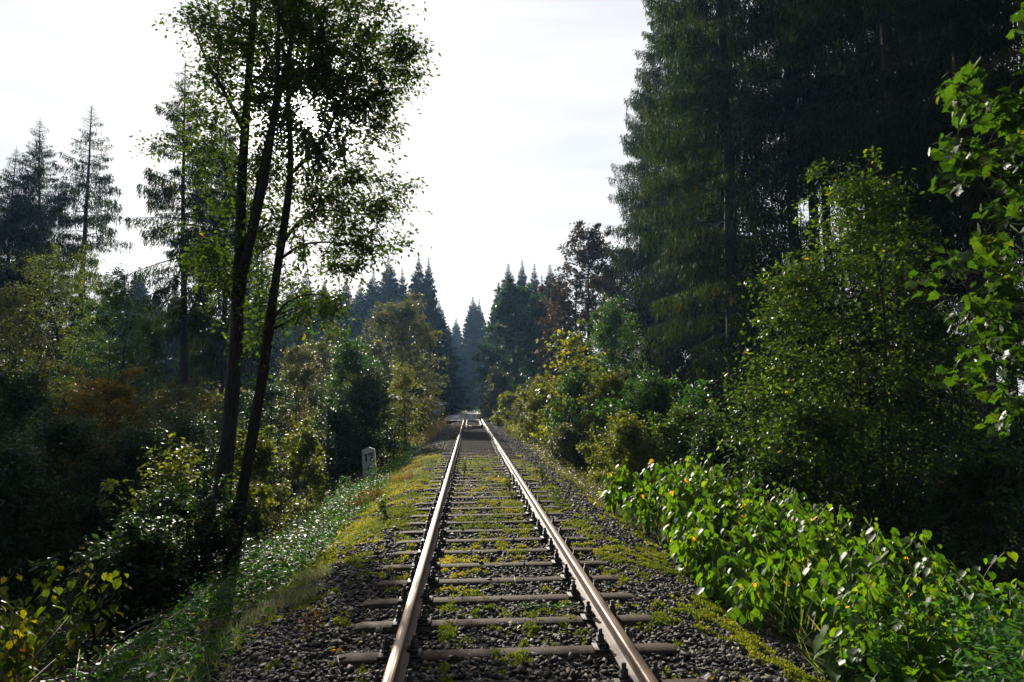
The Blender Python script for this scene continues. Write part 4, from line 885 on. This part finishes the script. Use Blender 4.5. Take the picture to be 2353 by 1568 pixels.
# maple at the right edge
mpz = empty('maple_tree'); tag(mpz, 'maple with big lobed sunlit leaves reaching in from the right edge', 'tree')
MD = 6.2
mb0 = pt(2560, 1400, 6.4); mb0[2] = float(tz(mb0[0], mb0[1]))
def mpt(a, b, c=0): return pt(a, b, MD+c)
mst = [([mb0, mpt(2520, 900, .2), mpt(2490, 400, .2), mpt(2460, -100, .2), mpt(2440, -400, .3)], [.09, .08, .07, .05, .02]),
       ([mpt(2495, 500), mpt(2380, 330), mpt(2270, 230), mpt(2190, 170)], .02), ([mpt(2500, 640), mpt(2400, 500), mpt(2300, 400), mpt(2180, 360)], .02), ([mpt(2510, 900), mpt(2420, 760), mpt(2330, 700), mpt(2240, 690)], .02), ([mpt(2520, 1000), mpt(2400, 880), mpt(2280, 800), mpt(2210, 790)], .02), ([mpt(2480, 200), mpt(2400, 60), mpt(2330, -50)], .02)]
rg = np.random.default_rng(8); C = []
for (px, py, rx, ry, n) in ((2235, 215, 60, 50, 7), (2330, 260, 60, 60, 9), (2225, 350, 50, 40, 6), (2320, 380, 55, 50, 8), (2330, 480, 45, 50, 7), (2290, 590, 60, 30, 4), (2200, 620, 55, 30, 4), (2300, 640, 60, 40, 7), (2240, 720, 70, 40, 8), (2330, 760, 60, 50, 8), (2270, 850, 70, 50, 8), (2330, 930, 50, 50, 6), (2390, 300, 40, 200, 12), (2400, 700, 40, 200, 12), (2200, 420, 30, 30, 2), (2390, 60, 40, 80, 6)):
    for k in range(n):
        a = rg.uniform(0, 6.28); q = rg.random()**.5; C.append(mpt(px+rx*q*math.cos(a), py+ry*q*math.sin(a), rg.uniform(-.7, .7)))
branchy(mpz, mst, C, .17, MT['maple'], MT['bark'], leaf=.102, per=13, seed=9, twigs=3, tmpl=T_MAPLE, droop=.55, min_r=.006, upj=.6)

# ------------------------------------------------------------------ knotweed
def knot(name, label, region, n, hgt, mat, leaf, seed, lpp=26, stems=True, kind='stuff'):
    """canes with alternate heart leaves; region(rng,n) -> x,y"""
    rg = np.random.default_rng(seed); x, y = region(rg, n); n = len(x); z = tz(x, y); mb = MB(); tb = MB(); hs = hgt(x, y)*rg.uniform(.8, 1.12, n)
    for i in range(n):
        H = hs[i]; a = rg.uniform(0, 6.28); le = .35*H*rg.uniform(.4, 1); t = np.linspace(0, 1, 6)
        P = np.column_stack([x[i]+math.cos(a)*le*t**2, y[i]+math.sin(a)*le*t**2, z[i]+H*(t-.14*t**3)])
        tb.tube(P, np.linspace(.010, .004, 6), 4, cap=False)
        m = int(lpp*rg.uniform(.8, 1.2)); u = np.linspace(.25, 1, m); base = np.column_stack([np.interp(u, t, P[:, k]) for k in range(3)])
        phi = rg.uniform(0, 6.28)+np.arange(m)*2.6+rg.normal(0, .3, m); br_ = rg.uniform(.03, .28, m)*(1.15-u*.6)
        O = base+np.column_stack([np.cos(phi)*br_, np.sin(phi)*br_, .10*br_-rg.uniform(0, .05, m)])
        D = np.column_stack([np.cos(phi)*.75+rg.normal(0, .2, m), np.sin(phi)*.75+rg.normal(0, .2, m), -rg.uniform(.35, 1.3, m)])
        A, S, Nn = frames(D, None, rg, .3)
        mb.scatter(T_HEART, O, A, S, Nn, leaf*rg.uniform(.42, 1.22, m)*rg.uniform(.85, 1.1)*(1.08-.38*u), np.clip(rg.normal(.40+.2*math.sin(i*2.1), .18, m)+(.5*(rg.random(m) < .015)), 0, 1))
    root = empty(name); tag(root, label, None, None, kind) if kind == 'stuff' else tag(root, label, 'knotweed')
    tb.build('stem', MT['stemgreen'], root); mb.build('leaves', mat, root)
    return root
def reg_main(rg, n):
    y = rg.uniform(3.0, 12.6, n); x0 = 2.05+.0*y; x1 = np.interp(y, [3, 6, 10, 14.5], [6.0, 6.2, 5.6, 3.9]); x = x0+(x1-x0)*rg.random(n)**.85
    k = (fbm(x*1.1, y*1.1, 88, 2) > .30) & ((y > 4.6) | (rg.random(n) < .45)); return x[k], y[k]
def h_main(x, y): return np.interp(x, [2.0, 2.4, 3.0, 3.8, 4.8, 6.5], [.42, .75, 1.12, 1.42, 1.35, 1.15])*np.interp(y, [3, 5, 8, 11, 12.6], [.6, .8, 1, 1.3, 1.25])
tag(knot('knotweed_thicket', 'lush bright green heart leaved knotweed filling the right embankment', reg_main, 360, h_main, MT['knot'], .155, 1, 27), None)
tag(knot('knotweed_thicket', 'yellowing heart leaved knotweed in the lower left corner', lambda rg, n: (rg.uniform(-7.6, -4.9, n), rg.uniform(6.6, 9.4, n)), 75, lambda x, y: np.full(len(x), 1.75), MT['knoty'], .15, 2, 24), None)
tag(knot('knotweed_thicket', 'bright young knotweed leaves dotted along the left nettle slope', lambda rg, n: (rg.uniform(-3.9, -3.1, n), rg.uniform(4.4, 10.5, n)), 20, lambda x, y: np.full(len(x), .5), MT['knot'], .11, 3, 8), None)

# ------------------------------------------------------------------ ground cover
def cover(name, label, reg, n, hmax, mat, leaf, seed, tmpl=T_LEAF, up=.2, bias=0, dens=None):
    rg = np.random.default_rng(seed); x, y = reg(rg, n)
    w_ = min(.5, .3*np.ptp(x)); e_ = np.minimum((x-x.min())/w_, (x.max()-x)/w_)
    k = (fbm(x*1.1, y*1.1, seed, 3) > rg.uniform(.2, .62, len(x))) & (e_+fbm(x*3, y*3, seed+9, 3)*1.2-.6 > rg.uniform(0, .5, len(x))); x, y = x[k], y[k]; n = len(x)
    hloc = hmax*np.clip((fbm(x*1.7, y*1.7, seed+3, 3)-.32)*3.2, .12, 1.7); z = tz(x, y)+hloc*rg.random(n)**.6
    D = np.column_stack([rg.normal(0, 1, n), rg.normal(0, 1, n), rg.normal(up-.3, .4, n)]); A, S, Nn = frames(D, None, rg, .45)
    mb = MB(); mb.scatter(tmpl, np.column_stack([x, y, z]), A, S, Nn, leaf*rg.uniform(.5, 1.3, n), np.clip(rg.normal(.45+bias, .22, n), 0, 1))
    return tag(mb.build(name, mat), label, None, None, 'stuff')
U_ = lambda a, b, c, d: (lambda rg, n: (rg.uniform(a, b, n), rg.uniform(c, d, n)))
cover('nettles', 'low green nettles covering the left embankment slope', U_(-4.5, -2.0, 3.0, 16), 42000, .34, MT['nettle'], .058, 201)
cover('weeds', 'taller mixed yellowing weeds dotted along the left slope', U_(-4.6, -2.3, 5, 20), 7000, .6, MT['yellowg'], .05, 221, T_NARROW, .5)
cover('grass', 'thin green grass blades mixed in the nettles of the left slope', U_(-4.2, -1.9, 4, 20), 9000, .2, MT['grass'], .16, 222, T_BLADE, 1.2)
cover('nettles', 'glittering weeds on the left slope around the kilometre stone', U_(-4.6, -2.25, 15, 30), 26000, .38, MT['nettle'], .06, 202)
cover('nettles', 'white glinting weeds hiding the foot of the kilometre stone', U_(-3.8, -2.4, 16.4, 18.2), 4200, .68, MT['nettle'], .06, 212)
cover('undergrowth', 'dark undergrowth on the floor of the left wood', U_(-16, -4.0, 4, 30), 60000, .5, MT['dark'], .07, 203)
cover('undergrowth', 'undergrowth along the left side of the line before the bridge', U_(-9, -2.4, 28, 57), 26000, .7, MT['yellowg'], .085, 204, bias=-.1)
cover('undergrowth', 'low leafy weeds along the right ballast edge', U_(1.95, 3.6, 13, 34), 26000, .36, MT['pale'], .05, 205)
cover('undergrowth', 'weeds along the right side of the line before the bridge', U_(1.8, 6, 32, 57), 22000, .6, MT['yellowg'], .075, 206, bias=-.12)
cover('undergrowth', 'unlit undergrowth on the floor of the right wood', U_(5, 18, 3, 40), 50000, .5, MT['dark'], .08, 207)
cover('undergrowth', 'nettles under the near end of the right knotweed', U_(2.3, 4.6, 2.8, 5.4), 16000, .95, MT['nettle'], .07, 208, (T_LEAF[0]*A_([1, .8, 1]), T_LEAF[1]))
cover('undergrowth', 'yellow weeds left of the guard rail beside the bridge approach', U_(-3.4, -1.9, 36, 56), 9000, .75, MT['orange'], .08, 209, bias=-.02)
cover('undergrowth', 'weeds on the line beyond the bridge', U_(-6, 8, 93, 125), 12000, .5, MT['green'], .12, 210, bias=-.2)
cover('weeds', 'weeds growing over the line beyond the bridge', U_(-3.5, 3.5, 92, 100), 5000, .55, MT['green'], .1, 223, bias=-.2)
cover('weeds', 'darker broad leaved weeds between the nettles of the left slope', U_(-4.6, -2.2, 4, 18), 7000, .4, MT['dark'], .085, 224)
cover('grass', 'dry and green grass blades poking through the right knotweed', U_(2.0, 5.0, 3.5, 12), 2200, .3, MT['grass'], .24, 225, T_BLADE, 1.5)
cover('leaf_litter', 'brown fallen leaves on the lower left ground', U_(-7, -3.4, 3, 12), 20000, .06, MT['litter'], .07, 211)
# grass
def grass(name, label, cx, cy, rx, ry, n, h, mat, seed, kind=None, cat=None, group=None, spread=.5):
    rg = np.random.default_rng(seed); a = rg.uniform(0, 6.28, n); q = rg.random(n)**.5; x = cx+rx*q*np.cos(a); y = cy+ry*q*np.sin(a)
    D = np.column_stack([rg.normal(0, spread, n), rg.normal(0, spread, n), np.ones(n)]); A, S, Nn = frames(D, np.tile([0, 1., 0], (n, 1)), rg, .6)
    ln = h*rg.uniform(.5, 1.2, n); mb = MB(); mb.scatter((T_BLADE[0]*A_([1, .8, 1]), T_BLADE[1]), np.column_stack([x-cx, y-cy, tz(x, y)-float(tz(cx, cy))]), A, S, Nn, ln, rg.random(n))
    o = mb.build(name, mat); o.location = (cx, cy, float(tz(cx, cy))); return tag(o, label, cat, group, kind)
def gpt(px, py, it=8):
    """ground point seen at survey pixel"""
    d = pt(px, py, 1.0)-CAM; t = 1.0
    t = 2.0
    while t < 200:
        p = CAM+d*t
        if p[2] <= float(tz(p[0], p[1])): return p
        t += .03
    return CAM+d*30
for q, (px, py, r_, n, h, mt, lb) in enumerate(((921, 1106, .35, 380, .2, 'drygrass', 'rust brown grass tuft right of the kilometre stone'), (944, 1080, .28, 260, .17, 'drygrass', 'small brownish grass tuft further along the left ballast edge'), (833, 1165, .3, 380, .34, 'drygrass', 'brown and green grass tuft below the kilometre stone'),
                                              (720, 1335, .2, 420, .15, 'palegrass', 'pale green fine grass tuft on the left ballast slope'), (685, 1385, .22, 420, .15, 'palegrass', 'pale grass tuft lower down the left ballast slope'), (590, 1430, .26, 420, .15, 'palegrass', 'flat pale grass tuft nearest the camera on the left slope'), (1400, 1105, .3, 600, .3, 'drygrass', 'brown grass tuft at the tip of the right knotweed'), (1240, 1010, .5, 800, .4, 'drygrass', 'reddish dry grass tuft beside the right rail in the middle distance'),
                                              (1190, 985, .5, 700, .4, 'drygrass', 'orange brown grass tuft beside the right rail before the bridge'))):
    p = gpt(px, py); grass('grass_tuft', lb, p[0], p[1], r_, r_*1.3, n, h, MT[mt], 300+q, None, 'grass tuft', 'grass tufts beside the track')
for q, (x0, x1, y0, y1, n, h) in enumerate(((-3.0, -2.1, 8, 24, 2200, .12),)):
    rg = np.random.default_rng(330); x = rg.uniform(x0, x1, n); y = rg.uniform(y0, y1, n); k_ = fbm(x*1.5, y*1.2, 55, 3) > rg.uniform(.35, .62, n); x, y = x[k_], y[k_]; n = len(x)
    D = np.column_stack([rg.normal(0, .6, n), rg.normal(0, .6, n), np.ones(n)]); A, S, Nn = frames(D, np.tile([0, 1., 0], (n, 1)), rg, .6)
    mb = MB(); mb.scatter(T_BLADE, np.column_stack([x, y, tz(x, y)]), A, S, Nn, h*rg.uniform(.5, 1.2, n), rg.random(n)); tag(mb.build('grass', MT['grass']), 'thin grass along the top of the left slope', None, None, 'stuff')

# weeds on the track
def weed(px, py, h, label, seed, mat='red', n=5, leaf=.06, stem='stemred'):
    rg = np.random.default_rng(seed); p = gpt(px, py); root = empty('weed_plant', (p[0], p[1], float(tz(p[0], p[1])))); tag(root, label, 'weed', 'weeds growing on the track')
    tb = MB(); O = []; D = []
    for k in range(n):
        a = rg.uniform(0, 6.28); l_ = h*rg.uniform(.1, .45) if k else .02; H = h*rg.uniform(.6, 1)
        z0 = 0 if k == 0 else h*rg.uniform(.1, .4); P = np.array([(0, 0, z0), (math.cos(a)*l_*.6, math.sin(a)*l_*.6, z0+(H-z0)*.4), (math.cos(a)*l_, math.sin(a)*l_, H)])
        tb.tube(P, [.006, .005, .002], 5)
        m = 11; u = np.linspace(.3, 1, m); b = np.column_stack([np.interp(u, [0, .5, 1], P[:, i]) for i in range(3)]); ph = rg.uniform(0, 6.28)+np.arange(m)*2.4
        O.append(b); D.append(np.column_stack([np.cos(ph), np.sin(ph), -rg.uniform(.1, 1.2, m)]))
    O = np.concatenate(O); A, S, Nn = frames(np.concatenate(D), None, rg, .3); mb = MB(); mb.scatter((T_LEAF[0]*A_([1, .6, 1]), T_LEAF[1]), O, A, S, Nn, leaf*rg.uniform(.6, 1.3, len(O)), np.clip(rg.normal(.35, .25, len(O)), 0, 1))
    tb.build('stem', MT[stem], root); mb.build('leaves', MT[mat], root)
weed(722, 1470, .30, 'red stemmed weed on the near left ballast', 401, leaf=.05)
weed(885, 1190, .42, 'dark stemmed weed with drooping green leaves on the left ballast', 402, 'green', 6, .085)
weed(1172, 1140, .45, 'reddish weed between the rails next to the right rail', 403, 'red', 6, .07)
weed(1068, 1095, .45, 'bushy weed between the rails next to the left rail', 404, 'green', 6, .08)
weed(1050, 1092, .35, 'small red weed touching the left rail', 405, 'red', 3, .06)
weed(1245, 1108, .55, 'green and red weed outside the right rail', 406, 'green', 6, .085)
weed(1108, 1085, .25, 'tiny brown weed in the middle of the track', 407, 'red', 4, .05)
weed(1278, 1150, .3, 'low weed further out on the right ballast', 408, 'green', 4, .06)
p = gpt(1255, 1405); rg = np.random.default_rng(5); n = 170; a = rg.uniform(0, 6.28, n); q = rg.random(n)**.5
mb = MB(); D = np.column_stack([rg.normal(0, 1, n), rg.normal(0, 1, n), rg.uniform(0, .5, n)]); A, S, Nn = frames(D, None, rg, .35)
mb.scatter((T_LEAF[0]*A_([1, 1.5, 1]), T_LEAF[1]), np.column_stack([.30*q*np.cos(a), .09*q*np.sin(a), .01+rg.random(n)*.06]), A, S, Nn, .03*rg.uniform(.6, 1.2, n), rg.random(n))
o = mb.build('clover_patch', MT['nettle']); o.location = (p[0], p[1], float(tz(p[0], p[1]))); tag(o, 'patch of tiny shiny round leaves between sleepers beside the right rail', None, None, 'stuff')

# dead canes lower left
rg = np.random.default_rng(12); tb = MB()
for k in range(150):
    x, y = rg.uniform(-5.6, -3.3), rg.uniform(3.6, 8.5); a = rg.normal(.3, .8); l_ = rg.uniform(.5, 1.7); z = float(tz(x, y))+rg.uniform(.03, .5); up = rg.normal(0.05, .25)
    P = np.array([(x, y, z), (x+math.cos(a)*l_*.5, y+math.sin(a)*l_*.5, z+up*l_*.5+rg.uniform(-.05, .12)), (x+math.cos(a)*l_, y+math.sin(a)*l_, z+up*l_)])
    tb.tube(P, [.007, .006, .004], 5)
tag(tb.build('dead_canes', MT['cane']), 'tangle of dead pale canes in the lower left corner', None, None, 'stuff')

# fallen leaves on track
rg = np.random.default_rng(14); n = 320; x = rg.uniform(-2.2, 2.2, n); y = 3.2+rg.random(n)**1.5*20; D = np.column_stack([rg.normal(0, 1, n), rg.normal(0, 1, n), rg.normal(0, .3, n)]); A, S, Nn = frames(D, None, rg, .4)
mb = MB(); mb.scatter(T_LEAF, np.column_stack([x, y, tz(x, y)+.05]), A, S, Nn, .045*rg.uniform(.6, 1.2, n), rg.uniform(.4, 1, n)); tag(mb.build('fallen_leaves', MT['orange']), 'scattered orange fallen leaves on the track bed', None, None, 'stuff')

tb = MB()
for k in range(90):
    x, y = rg.uniform(-2.3, 2.3), 3.2+rg.random()**1.4*14; a = rg.uniform(0, 3.14); l_ = rg.uniform(.06, .28); z = float(tz(x, y))+.045
    tb.tube([(x, y, z), (x+math.cos(a)*l_*.5, y+math.sin(a)*l_*.5, z+rg.uniform(0, .03)), (x+math.cos(a)*l_, y+math.sin(a)*l_, z+rg.uniform(-.01, .05))], [.003, .003, .0015], 4)
tag(tb.build('twigs', MT['cane']), 'pale broken twigs lying on the ballast', None, None, 'stuff')

# ------------------------------------------------------------------ haze
HAZE = True
if HAZE:
    m, n_, l_, out = newmat('haze_air'); pv = n_.new('ShaderNodeVolumePrincipled')
    pv.inputs['Color'].default_value = (0.36, 0.62, 1.0, 1); pv.inputs['Density'].default_value = 0.00028; pv.inputs['Anisotropy'].default_value = 0.5
    l_.new(pv.outputs[0], out.inputs['Volume'])
    mb = MB(); mb.box((6, 150, 18), (520, 384, 60)); o = mb.build('haze', m); tag(o, None, None, None, 'stuff')
for o in bpy.data.objects:
    if 'H' in o.keys(): del o['H']
print('faces', sum(len(me.polygons) for me in bpy.data.meshes), 'objs', len(bpy.data.objects), 'sun el/az', math.degrees(SUN_EL), math.degrees(SUN_AZ))
